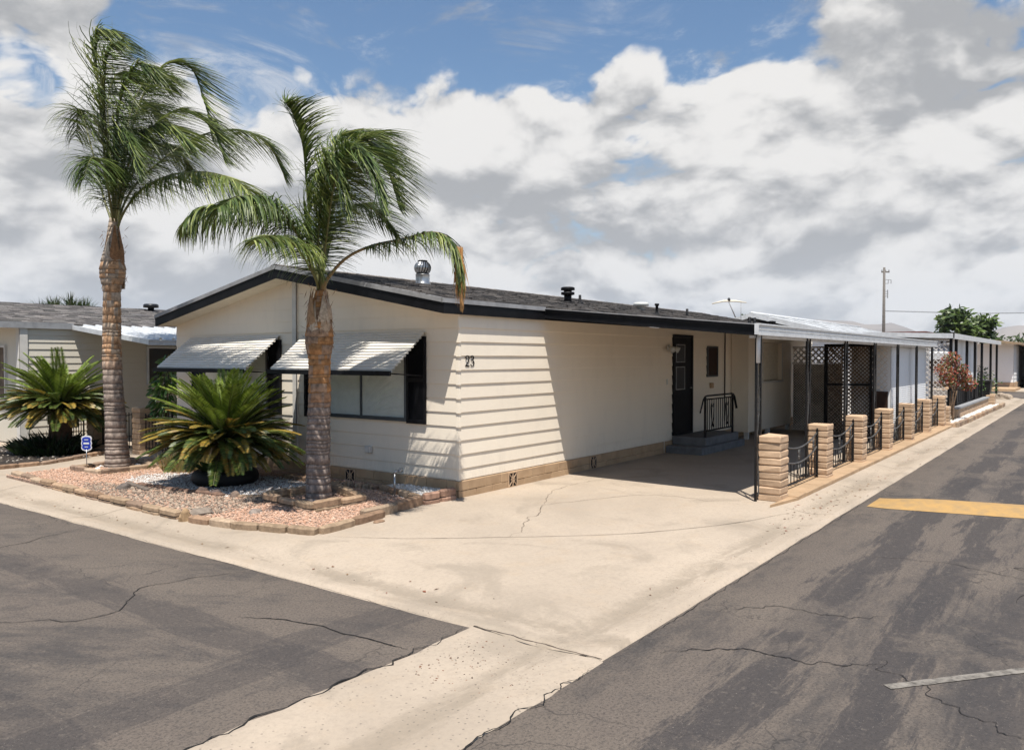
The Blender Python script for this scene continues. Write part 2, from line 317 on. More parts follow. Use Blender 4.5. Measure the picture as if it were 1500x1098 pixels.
# ------------------------------------------------------------------ mesh helpers
class MB:
    def __init__(s): s.v=[]; s.f=[]; s.c=[]; s.cur=None; s.sm=[]; s.smooth=False
    def add(s,vs,fs,c=None):
        o=len(s.v); s.v.extend([tuple(v) for v in vs]); s.f.extend([tuple(i+o for i in f) for f in fs])
        s.c.extend([c or s.cur or (1,1,1)]*len(fs)); s.sm.extend([s.smooth]*len(fs))
    def box(s,x0,x1,y0,y1,z0,z1,c=None):
        x0,x1=sorted((x0,x1)); y0,y1=sorted((y0,y1)); z0,z1=sorted((z0,z1))
        s.add([(x0,y0,z0),(x1,y0,z0),(x1,y1,z0),(x0,y1,z0),(x0,y0,z1),(x1,y0,z1),(x1,y1,z1),(x0,y1,z1)],
              [(0,3,2,1),(4,5,6,7),(0,1,5,4),(1,2,6,5),(2,3,7,6),(3,0,4,7)],c)
    def bbox(s,x0,x1,y0,y1,z0,z1,b=.01,c=None,j=0,r=None):
        # box with chamfered vertical and top edges, corners jittered
        x0,x1=sorted((x0,x1)); y0,y1=sorted((y0,y1)); r=r or rnd
        def ring(i,z): return [(x0+i,y0+i*0+b,z),(x0+b+i*0,y0+i,z),(x1-b,y0+i,z),(x1-i,y0+b,z),(x1-i,y1-b,z),(x1-b,y1-i,z),(x0+b,y1-i,z),(x0+i,y1-b,z)]
        def ringi(z): return [(x0+b,y0+2*b,z),(x0+2*b,y0+b,z),(x1-2*b,y0+b,z),(x1-b,y0+2*b,z),(x1-b,y1-2*b,z),(x1-2*b,y1-b,z),(x0+2*b,y1-b,z),(x0+b,y1-2*b,z)]
        vs=ringi(z0)+ring(0,z0+b)+ring(0,z1-b)+ringi(z1)
        if j: vs=[(a+r.uniform(-j,j),b_+r.uniform(-j,j),c_+r.uniform(-j,j)) for a,b_,c_ in vs]
        fs=[tuple(reversed(range(8)))]
        for k in range(3):
            for i in range(8): fs.append((k*8+i,k*8+(i+1)%8,k*8+8+(i+1)%8,k*8+8+i))
        fs.append(tuple(range(24,32))); s.add(vs,fs,c)
    def poly(s,pts,z0,z1,c=None):
        n=len(pts)
        a=sum(pts[i][0]*pts[(i+1)%n][1]-pts[(i+1)%n][0]*pts[i][1] for i in range(n))
        if a<0: pts=list(reversed(pts))
        s.add([(x,y,z0) for x,y in pts]+[(x,y,z1) for x,y in pts],[tuple(reversed(range(n))),tuple(range(n,2*n))]+[(i,(i+1)%n,n+(i+1)%n,n+i) for i in range(n)],c)
    def quad(s,a,b,c_,d,c=None): s.add([a,b,c_,d],[(0,1,2,3)],c)
    def tube(s,pts,rad,n=8,c=None,cap=True,flat=1.0,tw=0):
        pts=[Vector(p) for p in pts]; m=len(pts); rr=rad if isinstance(rad,(list,tuple)) else [rad]*m
        t0=(pts[1]-pts[0]).normalized(); u=t0.orthogonal().normalized() if abs(t0.z)<.95 else Vector((1,0,0)); vs=[]
        for i,p in enumerate(pts):
            t=(pts[min(i+1,m-1)]-pts[max(i-1,0)]).normalized(); u=(u-t*u.dot(t)).normalized(); w=t.cross(u)
            for k in range(n):
                a=2*math.pi*k/n+tw; vs.append(p+u*math.cos(a)*rr[i]+w*math.sin(a)*rr[i]*flat)
        fs=[(i*n+k,i*n+(k+1)%n,(i+1)*n+(k+1)%n,(i+1)*n+k) for i in range(m-1) for k in range(n)]
        if cap: fs+=[tuple(reversed(range(n))),tuple(range((m-1)*n,m*n))]
        sm=s.smooth; s.smooth=n>=6; s.add(vs,fs,c); s.smooth=sm
    def sqtube(s,a,b,w,c=None): s.tube([a,b],w*.7071,4,c,tw=math.pi/4)
    def lathe(s,prof,center=(0,0,0),n=24,c=None,fn=None):
        cx,cy,cz=center; vs=[]
        for r,z in prof:
            for k in range(n):
                a=2*math.pi*k/n; q=fn(a,z) if fn else 1; vs.append((cx+r*q*math.cos(a),cy+r*q*math.sin(a),cz+z))
        m=len(prof); fs=[(i*n+k,i*n+(k+1)%n,(i+1)*n+(k+1)%n,(i+1)*n+k) for i in range(m-1) for k in range(n)]
        fs+=[tuple(reversed(range(n))),tuple(range((m-1)*n,m*n))]
        sm=s.smooth; s.smooth=True; s.add(vs,fs,c); s.smooth=sm
    def build(s,name,m,parent=None,loc=None):
        me=bpy.data.meshes.new(name); me.from_pydata(s.v,[],s.f); me.validate(clean_customdata=False)
        if any(s.sm) : me.polygons.foreach_set('use_smooth',(s.sm+[False]*len(me.polygons))[:len(me.polygons)])
        if any(c!=(1,1,1) for c in s.c) and len(s.c)==len(me.polygons):
            at=me.color_attributes.new('col','FLOAT_COLOR','CORNER'); arr=[]
            for p,c in zip(me.polygons,s.c): arr.extend([c[0],c[1],c[2],1.0]*p.loop_total)
            at.data.foreach_set('color',arr)
        me.materials.append(m); o=bpy.data.objects.new(name,me); col.objects.link(o)
        if parent: 
            o.parent=parent
            if parent.location.length>0 and not loc:
                pass
        if loc is not None: o.location=loc
        return o
def tag(o,label=None,cat=None,group=None,kind=None):
    if label: o['label']=label
    if cat: o['category']=cat
    if group: o['group']=group
    if kind: o['kind']=kind
    return o
def thing(name,label,cat,loc=(0,0,0),rz=0,group=None):
    o=bpy.data.objects.new(name,None); col.objects.link(o); o.location=loc; o.rotation_euler=(0,0,rz); o.empty_display_size=.2
    return tag(o,label,cat,group)
def dup(root,loc,label=None,rz=None):
    r=root.copy(); col.objects.link(r); r.location=loc
    if rz is not None: r.rotation_euler=(0,0,rz)
    if label: r['label']=label
    for ch in list(root.children):
        c=ch.copy(); col.objects.link(c); c.parent=r
        for g in ch.children:
            d=g.copy(); col.objects.link(d); d.parent=c
    return r
def struct(name,mb,m): return tag(mb.build(name,m),kind='structure')
def bez(pts,n):
    # Catmull-Rom through points
    P=[Vector(p) for p in pts]; P=[P[0]*2-P[1]]+P+[P[-1]*2-P[-2]]; out=[]; m=len(P)-3
    for k in range(n):
        t=k/(n-1)*m; i=min(int(t),m-1); t-=i; a,b,c,d=P[i:i+4]
        out.append(.5*((2*b)+(c-a)*t+(2*a-5*b+4*c-d)*t*t+(3*b-a-3*c+d)*t**3))
    return out
# ------------------------------------------------------------------ ground, streets
mb=MB(); mb.add([(-900,-900,-.13),(2500,-900,-.13),(2500,2500,-.13),(-900,2500,-.13)],[(0,1,2,3)]); struct('ground',mb,M['ground'])
AX,AY=-4.06,-4.75
def wig(t,a=.02,f=1.7,s=0): return a*(noise.noise(Vector((t*f,s,0)))+.5*noise.noise(Vector((t*f*3.1,s+5,0))))
def ribbonsheet(name,m,rows):
    mb=MB(); n=len(rows[0]); mb.v=[tuple(p) for r in rows for p in r]
    for i in range(len(rows)-1):
        for k in range(n-1): mb.f.append((i*n+k,i*n+k+1,(i+1)*n+k+1,(i+1)*n+k)); mb.c.append((1,1,1)); mb.sm.append(True)
    return mb
# right street along X
xs=[-60,-30,-15,-12,-10]+[-9+.35*i for i in range(120)]+[35,38,41,60,120,400]
rows=[[(x,-12.5,0) for x in xs],[(x,AY-.6,0.0) for x in xs],[(x,AY-.05+wig(x,.035,1.3,1)+.03,-.002) for x in xs],[(x,AY+.12,-.07) for x in xs]]
struct('right_street_asphalt',ribbonsheet('r',0,rows),M['asphaltX'])
# left street along Y
ys=[AY+1.05,AY+1.3,AY+1.6]+[-3+.35*i for i in range(60)]+[20,26,34,50,90]
rows=[[(-30,y,.0) for y in ys],[(AX-.6,y,.0) for y in ys],[(AX-.03+wig(y,.03,1.2,8),y,-.002) for y in ys],[(AX+.12,y,-.07) for y in ys]]
mbs=ribbonsheet('l',0,rows); mbs.f=[tuple(reversed(f)) for f in mbs.f]; struct('left_street_asphalt',mbs,M['asphaltY'])
# concrete valley gutter crossing the left street
xs=[AX+.0-.22*i for i in range(34)]+[-14,-20,-30]
def pz(t): return .006-.03*math.exp(-((t-.5)/.28)**2)
rows=[]
for t in [0,.12,.25,.38,.5,.62,.75,.88,1]:
    rows.append([(x,(AY+.02+1.1*t)+(0 if 0<t<1 else wig(x,.09,2.4,3)*(1 if x<AX-.15 else .1)),pz(t)+.004) for x in xs])
rows=[[(x,AY-.10,-.05) for x in xs]]+rows+[[(x,AY+1.24,-.05) for x in xs]]
mbs=ribbonsheet('p',0,rows); mbs.f=[tuple(reversed(f)) for f in mbs.f]; struct('concrete_valley_gutter',mbs,M['concrete'])
# concrete apron, driveway and rolled gutters as one cast sheet
def cz(d): 
    if d<.0: return -.06
    return .008-.035*math.exp(-((d-.38)/.22)**2)+.018*min(1,max(0,(d-.5)/.5))
gx=[AX-.004]+[AX+.06*i for i in range(1,22)]+[AX+1.4+.4*i for i in range(60)]+[22,25,28,32,36,39.0]
gy=[AY-.004]+[AY+.06*i for i in range(1,22)]+[AY+1.4+.4*i for i in range(50)]+[17,19,22,26,32,40,60]
rows=[[ (x,y,cz(min(x-AX,y-AY))) for x in gx] for y in gy]
mbs=ribbonsheet('c',0,rows); struct('concrete_driveway',mbs,M['concrete'])
# block across the side street
gx2=[47.2,47.3,47.6,48,49,52,60,120,400]; rows=[[(x,y,.02) for x in gx2] for y in (AY,AY+.5,0,20,60)]
struct('far_pavement',ribbonsheet('c',0,rows),M['concrete'])
mb=MB(); mb.add([(39.0,AY+.12,-.01),(47.3,AY+.12,-.01),(47.3,60,-.01),(39.0,60,-.01)],[(0,1,2,3)]); struct('side_street_asphalt',mb,M['asphaltY'])
def ribbon(mb,pts,w,z,n=None,jit=.02,seed=0,closed=False):
    P=bez([(p[0],p[1],0) for p in pts],n or len(pts)*14); r=random.Random(seed); vs=[]
    for i,p in enumerate(P):
        t=(P[min(i+1,len(P)-1)]-P[max(i-1,0)]).normalized(); q=Vector((-t.y,t.x,0)); j=noise.noise(Vector((i*.17,seed,0)))*jit*1.3+noise.noise(Vector((i*.55,seed,3)))*jit*.35
        ww=w*(.5+.9*abs(noise.noise(Vector((i*.33,seed+9,0)))))*(1 if closed else min(1,.25+4*min(i,len(P)-1-i)/len(P)))
        c=p+q*j; zz=z(c.x,c.y) if callable(z) else z
        vs+= [(c.x+q.x*ww,c.y+q.y*ww,zz),(c.x-q.x*ww,c.y-q.y*ww,zz)]
    mb.add(vs,[(2*i,2*i+1,2*i+3,2*i+2) for i in range(len(P)-1)])
conz=lambda x,y: cz(min(x-AX,y-AY))+.005
mb=MB(); ribbon(mb,[(-2.79,-.44),(-2.31,-1.25),(-1.57,-2.13),(-.76,-2.99),(-.03,-3.5),(.73,-3.88),(1.82,-4.16)],.007,conz,90,.01,2)
ribbon(mb,[(-1.6,-2.1),(-1.15,-1.98),(-.73,-1.72),(-.3,-1.62),(.28,-1.34),(.9,-1.6),(1.68,-1.97),(1.95,-2.5),(1.91,-3.1),(1.93,-3.6)],.005,conz,120,.07,4)
ribbon(mb,[(.28,-1.34),(1.0,-.9),(2.0,-.7),(3.0,-.9)],.004,conz,60,.05,5)
for y0 in (3.1,6.3,9.4): ribbon(mb,[(AX+.05,y0),(AX+.45,y0+.01),(-3.18,y0)],.006,conz,20,.01,int(y0*3))
for x0 in (2.1,4.6,7.5,10.5,13.5,16.5): ribbon(mb,[(x0,AY+.05),(x0+.01,AY+.4),(x0,-4.0)],.006,conz,20,.01,int(x0*3))
struct('driveway_joints',mb,M['joint'])
mb=MB(); ribbon(mb,[(AX+.0,AY+.0),(AX-.01,AY+.4),(AX+.0,AY+.8),(AX-.02,AY+1.12)],.013,lambda x,y:.013,40,.02,11,True)
struct('gutter_joint',mb,M['joint'])
mb=MB()
ribbon(mb,[(-3.7,-5.0),(-3.3,-5.4),(-3.25,-5.9),(-3.0,-6.3)],.007,.005,70,.09,21)
ribbon(mb,[(-2.6,-4.95),(-2.2,-5.3),(-2.15,-5.8),(-1.9,-6.1)],.006,.005,60,.1,23)
ribbon(mb,[(.0,-5.5),(.2,-6.2),(.0,-6.9),(.3,-7.6)],.006,.005,60,.1,24)
ribbon(mb,[(-2.9,-6.2),(-3.4,-6.7),(-3.7,-7.2)],.006,.005,60,.1,25)
ribbon(mb,[(-.9,-6.9),(.1,-7.0),(.4,-6.8),(.45,-7.2)],.008,.005,60,.03,26)
ribbon(mb,[(-4.7,-3.55),(-4.72,-3.2),(-4.8,-2.4),(-5.0,-2.0)],.008,.005,60,.03,27)
ribbon(mb,[(-4.15,2.4),(-5.2,2.1),(-5.9,2.6),(-6.6,2.3)],.007,.005,60,.1,28)
ribbon(mb,[(-4.15,-.9),(-5.0,-.6),(-5.6,-1.1),(-6.4,-.4)],.007,.005,60,.1,29)
struct('asphalt_cracks',mb,M['crack'])
mb=MB(); ribbon(mb,[(AX-.06,AY+1.125),(-5.2,AY+1.13),(-6.6,AY+1.13),(-8.0,AY+1.13),(-9.5,AY+1.13)],.011,.009,160,.06,41)
ribbon(mb,[(-3.9,AY-.035),(-2.5,AY-.03),(-1.0,AY-.03),(1.5,AY-.03),(4,AY-.03)],.004,.004,200,.03,42)
ribbon(mb,[(-8.5,AY-.03),(-7,AY-.03),(-5.5,AY-.02),(-4.2,AY-.02)],.008,.009,140,.07,43)
ribbon(mb,[(AX-.035,-3.4),(AX-.03,-2),(AX-.03,1),(AX-.03,4),(AX-.03,7)],.004,.004,200,.03,44)
struct('crumbled_asphalt_rim',mb,M['crack'])
# white line and speed hump
mb=MB(); a=Vector((-3.37,-6.39,.005)); b=Vector((-1.0,-8.3,.005)); t=(b-a).normalized(); q=Vector((-t.y,t.x,0))*.035
n=40; vs=[]
for i in range(n+1):
    p=a+(b-a)*i/n; j=1+.25*noise.noise(Vector((i*.9,0,0))); vs+=[p+q*j,p-q*j]
mb.add(vs,[(2*i,2*i+1,2*i+3,2*i+2) for i in range(n)]); struct('worn_white_road_line',mb,M['whiteline'])
mb=MB(); rows=[]
for k in range(9):
    t=k/8; r=[]
    for i in range(22):
        u=i/21; y=-4.88-6.0*u; e=min(1,u*9)**.5 if u<.12 else 1
        cxm=3.34+.22*(-4.88-y)+ .0; hw=.47*(1 if u>.02 else .85+u*7.5)
        r.append((cxm+(t-.5)*2*hw,y,.004+.09*e*(math.sin(math.pi*t))**1.2))
    rows.append(r)
mbs=ribbonsheet('h',0,rows); mbs.f=[tuple(reversed(f)) for f in mbs.f]
tag(struct('speed_hump',mbs,M['yellow']),'faded yellow speed hump across the right-hand street','speed hump'); bpy.data.objects['speed_hump'].pop('kind')
# ------------------------------------------------------------------ house builder pieces
def siding_strip(mb,u0,u1,zs,place,prot=.014,top_of=None,step=.6):
    # clapboards: each course leans out at its bottom; place(u,out,z) -> xyz ; u-range per course via top_of
    for i in range(len(zs)-1):
        z0,z1=zs[i],zs[i+1]; n=max(2,int(abs(u1-u0)/step))
        a=[];
        for k in range(n+1):
            u=u0+(u1-u0)*k/n; w=.0035*noise.noise(Vector((u*1.3,i*3.7,0)))+.002*noise.noise(Vector((u*5,i*3.7,4)))
            dz=w
            a.append((place(u,prot*.10,z0+dz-.001),place(u,prot*.10,z0+dz+.012),place(u,prot+w*.8,z0+dz+.012),place(u,prot*.15,z1)))
        vs=[p for t in a for p in t]; fs=[]
        for k in range(n):
            o=k*4; fs+=[(o,o+4,o+5,o+1),(o+1,o+5,o+6,o+2),(o+2,o+6,o+7,o+3)]
        mb.add(vs,fs)
Zl=[.27,.43]+[round(.43+.205*k,3) for k in range(1,12)]; Zl[-1]=2.70  # 2.48 then top
Zl=[.27]+[.43+.205*k for k in range(11)]+[2.68]
HX=17.5; W0=0.; W1=7.43; RY=3.7
def roofz(y): return 2.88+.19*(y+.06) if y<=RY else 2.88+.19*(7.49-y)
def shingle_roof(mb,x0,x1,y0,y1,zf,palette,seed,ex=.15,tab=.33):
    r=random.Random(seed); n=int(abs(y1-y0)/ex); s=1 if y1>y0 else -1
    for i in range(n+1):
        ya=y0+s*ex*i; yb=y0+s*min(abs(y1-y0),ex*(i+1)+.004)
        if s*(y1-ya)<=0: break
        x=x0-r.uniform(0,tab*.8); off=0
        while x<x1:
            xa=max(x0,x); w=tab*r.uniform(.55,1.25); xb=min(x1,x+w); x+=w
            if xb<=xa+.01: continue
            t=.012+r.choice((0,.006,.009)); c=r.choice(palette); k=r.uniform(.75,1.2); c=tuple(q*k for q in c)
            dy=r.choice((0,0,-.02,.015))*s
            za,zb=zf(ya)+t,zf(yb)+.004
            mb.add([(xa,ya+dy,za-t-.004),(xb,ya+dy,za-t-.004),(xb,ya+dy,za),(xa,ya+dy,za),(xa,yb,zb),(xb,yb,zb)],[(0,1,2,3),(3,2,5,4)] if s>0 else [(3,2,1,0),(4,5,2,3)],c)
GREY=[(.16,.145,.135),(.12,.11,.105),(.20,.18,.165),(.09,.085,.085),(.23,.205,.185)]
# ---------------- house 23
house=thing('mobile_home','cream lap-sided mobile home with black fascia and the number 23 at its corner','mobile home')
mb=MB()
lw=lambda u,o,z:(u,-o,z)
siding_strip(mb,0,HX,Zl,lw,.018)
fw=lambda u,o,z:(-o,u,z)
mb2=MB()
def front_siding(mb2,ua,ub):
    siding_strip(mb2,ub,ua,Zl,fw,.018)
front_siding(mb2,.0,3.62); front_siding(mb2,3.74,W1)
# gable part of the front
zs=[2.68,2.885,3.09,3.295,3.50]
for i in range(4):
    z0,z1=zs[i],min(zs[i+1],3.5)
    def yr(z): 
        h=(z-2.88)/.19-.06+.02
        return max(0,h)
    ya,yb=yr(z0),yr(z1); A=[(-.002,W1-ya,z0),(-.014,W1-ya,z0),(-.014,ya,z0),(-.002,ya,z0)]
    mb2.add([(-.014,W1-ya,z0),(-.014,ya,z0),(-.002,yb,z1),(-.002,W1-yb,z1),(-.002,W1-ya,z0),(-.002,ya,z0)],[(0,1,2,3),(4,5,1,0)])
# solid core (walls)
core=MB(); core.poly([(0.0,.0),(HX,.0),(HX,W1),(0.0,W1)],.02,2.68)
core.add([(0,0,2.68),(0,W1,2.68),(0,RY,3.53),(HX,0,2.68),(HX,W1,2.68),(HX,RY,3.53)],[(0,2,1),(3,4,5)])
wall=core.build('wall',M['siding'],house)
mb.build('long_side_siding',M['siding'],wall); mb2.build('front_siding',M['siding'],wall)
t=MB(); t.box(-.034,-.001,3.62,3.74,.27,3.52)
t.build('trim_board',M['trim'],house)
t=MB(); t.tube([(-.045,3.62,.9),(-.045,3.615,2.3),(-.04,3.618,3.45)],.006,6); t.build('cable',M['black'],house); t=MB(); t.tube([(10.04,-.035,.5),(10.04,-.036,1.6),(10.04,-.035,2.66)],.014,6)
t.build('cable',M['black'],house)
# skirting of slump blocks
sk=MB(); r=random.Random(3)
def blockwall(mb,ax,fixed,u0,u1,z0,z1,thick,out,ch=.135,bl=.40,j=.003,r=r):
    nz=max(1,round((z1-z0)/ch)); h=(z1-z0)/nz
    for i in range(nz):
        u=u0-(bl/2 if i%2 else 0)
        while u<u1-.01:
            a=max(u,u0); b=min(u+bl,u1); u+=bl
            if b-a<.03: continue
            o=r.uniform(-.002,.004)
            if ax=='x': mb.bbox(a+.003,b-.003,fixed+out*(thick+o),fixed,z0+i*h+.002,z0+(i+1)*h-.002,.006,None,j*.5,r)
            else: mb.bbox(fixed+out*(thick+o),fixed,a+.003,b-.003,z0+i*h+.002,z0+(i+1)*h-.002,.006,None,j*.5,r)
blockwall(sk,'x',-.001,-.045,3.05,-.02,.268,.045,-1); blockwall(sk,'x',-.001,3.05,6.7,-.02,.268,.02,-1); blockwall(sk,'x',-.001,6.75,HX,.0,.268,.02,-1)
blockwall(sk,'y',-.001,0.0,1.15,-.02,.268,.045,-1); blockwall(sk,'y',-.001,1.15,W1,-.02,.268,.02,-1)
skirt=sk.build('skirting',M['skirt'],house)
def ventblk(loc,ax,off):
    v=MB(); s=.11
    def bx(a0,a1,z0,z1,d0,d1):
        if ax=='x': v.box(loc[0]+a0,loc[0]+a1,-d1,-d0,loc[2]+z0,loc[2]+z1)
        else: v.box(-d1,-d0,loc[1]+a0,loc[1]+a1,loc[2]+z0,loc[2]+z1)
    g=MB()
    def P(a,z,d): return (loc[0]+a,-d,loc[2]+z) if ax=='x' else (-d,loc[1]+a,loc[2]+z)
    d=off
    g.add([P(-s,-s,d+.012),P(s,-s,d+.012),P(s,s,d+.012),P(-s,s,d+.012)],[(0,1,2,3)]); 
    bk=g.build('vent_opening',M['black'],skirt)
    for (p,q) in (((-s,-s),(s,s)),((-s,s),(s,-s)),((0,-s),(0,s)),((-s,-s),(s,-s)),((s,-s),(s,s)),((s,s),(-s,s)),((-s,s),(-s,-s)),((-s*.45,0),(0,s*.5)),((0,s*.5),(s*.45,0)),((-s*.45,0),(0,-s*.5)),((0,-s*.5),(s*.45,0))):
        v.tube([P(p[0],p[1],d+.014),P(q[0],q[1],d+.014)],.011,4)
    v.build('vent_block',M['block'],skirt)
ventblk((1.24,0,.14),'x',.045); ventblk((3.75,0,.14),'x',.02); ventblk((0,2.29,.14),'y',.02)
# roof
rf=MB(); shingle_roof(rf,-.425,HX+.2,-.075,RY,roofz,GREY,5)
rf.add([(-.42,RY,roofz(RY)+.004),(HX+.2,RY,roofz(RY)+.004),(HX+.2,7.52,roofz(7.5)),(-.42,7.52,roofz(7.5))],[(0,1,2,3)],(.14,.13,.12))
for i in range(60):
    x=-.42+.3*i; 
    if x>HX: break
    c=rnd.choice(GREY); rf.add([(x,RY-.13,roofz(RY-.13)+.022),(x+.31,RY-.13,roofz(RY-.13)+.02),(x+.31,RY,roofz(RY)+.03),(x,RY,roofz(RY)+.034),(x+.31,RY+.13,roofz(RY+.13)+.02),(x,RY+.13,roofz(RY+.13)+.022)],[(0,1,2,3),(3,2,4,5)],c)
roof=rf.build('roof',M['shingle'],house)
fs=MB()
def rake(mb,x0,x1,d0,d1):
    for ya,yb in ((-.07,RY),(RY,7.50)):
        za,zb=roofz(ya),roofz(yb)
        mb.add([(x0,ya,za-d1),(x0,yb,zb-d1),(x0,yb,zb-d0),(x0,ya,za-d0),(x1,ya,za-d1),(x1,yb,zb-d1),(x1,yb,zb-d0),(x1,ya,za-d0)],[(0,3,2,1),(4,5,6,7),(0,1,5,4),(3,7,6,2),(0,4,7,3),(1,2,6,5)])
rake(fs,-.415,-.385,.028,.205)
fs.box(-.4145,2.10,-.084,-.062,roofz(-.07)-.205,roofz(-.07)-.028)
fs.box(-.38,HX,7.475,7.50,roofz(7.5)-.2,roofz(7.5)-.03)
fs.build('fascia',M['black'],roof)
fs=MB(); rake(fs,-.432,-.38,-.016,.050); fs.box(-.432,2.10,-.098,-.06,roofz(-.07)-.052,roofz(-.07)+.010)
fs.build('drip_edge',M['drip'],roof)
fs=MB()
for ya,yb in ((-.06,RY),(RY,7.47)):
    za,zb=roofz(ya)-.2,roofz(yb)-.2
    fs.add([(-.384,ya,za),(-.384,yb,zb),(0.02,yb,zb),(.02,ya,za)],[(3,2,1,0)] )
fs.build('soffit',M['soffit'],roof)
fs=MB(); fs.tube([(-.2,7.56,2.78),(HX,7.56,2.78)],.06,8); fs.build('rear_gutter',M['black'],roof)
# ---- windows on the front
def front_window(y0,y1,z0,z1,awn,side):
    w=MB(); d=.056
    w.box(-d,-.001,y0-.04,y0,z0-.04,z1+.04); w.box(-d,-.001,y1,y1+.04,z0-.04,z1+.04); w.box(-d,-.001,y0,y1,z0-.04,z0); w.box(-d,-.001,y0,y1,z1,z1+.04)
    ym=(y0+y1)/2; w.box(-d+.004,-.012,ym-.018,ym+.018,z0,z1); w.box(-.03,-.012,y0,y0+.03,z0,z1); w.box(-.03,-.012,y1-.03,y1,z0,z1)
    w.box(-.068,-.02,y0-.04,y1+.04,z0-.055,z0-.04)
    o=w.build('window',M['window_frame'],house)
    g=MB(); g.add([(-.040,y0,z0),(-.040,y1,z0),(-.040,y1,z1),(-.040,y0,z1)],[(0,1,2,3)]); g.build('glass',M['glass'],o)
    b=MB(); r=random.Random(int(y0*10)); y=y0
    while y<y1-.02:
        a=.006; b.add([(-.024,y,z0),(-.031,y+.092,z0),(-.031,y+.092,z1),(-.024,y,z1)],[(0,1,2,3)]); y+=.088
    b.build('vertical_blind',M['blind'],o)
M['window_frame']=plain('bronze_window_frame',(.09,.10,.11),.4,.3,var=.1,spec=.5,bump=0)
def shutter(y0,y1,z0=1.06,z1=2.37):
    s=MB(); x=-.022
    s.box(x-.034,x,y0,y0+.045,z0,z1); s.box(x-.034,x,y1-.045,y1,z0,z1)
    zm=(z0+z1)/2
    for a,b in ((z0,z0+.06),(zm-.03,zm+.03),(z1-.06,z1)): s.box(x-.034,x,y0+.045,y1-.045,a,b)
    for a,b in ((z0+.06,zm-.03),(zm+.03,z1-.06)):
        n=int((b-a)/.034)
        for i in range(n):
            z=a+(b-a)*i/n; s.add([(x-.032,y0+.045,z),(x-.032,y1-.045,z),(x-.008,y1-.045,z+.036),(x-.008,y0+.045,z+.036)],[(0,3,2,1)])
    s.box(x-.008,x-.003,y0+.04,y1-.04,z0+.03,z1-.03)
    s.build('shutter',M['black'],house)
front_window(1.04,2.98,1.14,2.34,None,0); front_window(4.47,6.40,1.14,2.34,None,0)
for a,b in ((.61,1.0),(3.02,3.41),(4.05,4.43),(6.44,6.83)): shutter(a,b)
def awning(y0,y1,label):
    t=thing('window_awning',label,'awning',(0,y0,0),group='slatted awnings on the front of the house')
    s=MB(); n=13; zt,zb,d=2.43,1.86,.70; L=y1-y0
    for i in range(n):
        a,b=i/n,(i+.74)/n
        xa,za=-.03-d*a,zt-(zt-zb)*a; xb,zb_=-.03-d*b,zt-(zt-zb)*b; cx_,cz_=-.03-d*(i+1)/n,zt-(zt-zb)*(i+1)/n
        up=.026; wv=r_aw.uniform(-.003,.003)
        prof=[(xa-.004,za-.004),(xa+.002,za+up*.55),(xb+.006,zb_+up+wv),(xb-.004,zb_+up*.7+wv),(xb+.006,zb_-.012),(cx_-.004,cz_-.016)]
        for j in range(5):
            (x0,z0),(x1,z1)=prof[j],prof[j+1]; s.add([(x0,0,z0),(x0,L,z0),(x1,L,z1),(x1,0,z1)],[(0,1,2,3)])
    s.build('awning_slats',M['awn'],t)
    f=MB(); x=-.03-d-.045; f.box(x-.02,x+.02,-.01,L+.01,1.795,1.865); f.build('valance_bar',M['black'],t)
    for y in (.03,L-.03):
        f=MB(); f.tube([(x,y,1.83),(-.02,y,1.78)],.010,6); f.build('support_arm',M['blackiron'],t)
    for y in (.12,L*.5,L-.12):
        f=MB(); f.tube([(-.02,y,2.40),(-.03-d,y,1.83)],.010,6); f.build('rafter',M['whitemetal'],t)
r_aw=random.Random(6)
M['awn']=plain('white_awning_aluminium',(.94,.89,.82),.45,0,var=.25,scale=3,spec=.35,bump=.08,c2=(.84,.79,.70))
awning(.62,3.42,'white slatted window awning partly hidden by the shorter palm trunk')
awning(4.09,6.9,'white slatted window awning above the bushy sago palm')
# little tap box and outlet cover on the front wall
f=MB(); f.bbox(-.075,-.012,1.78,1.90,.55,.66,.008); f.build('outlet_box',M['trim'],house)
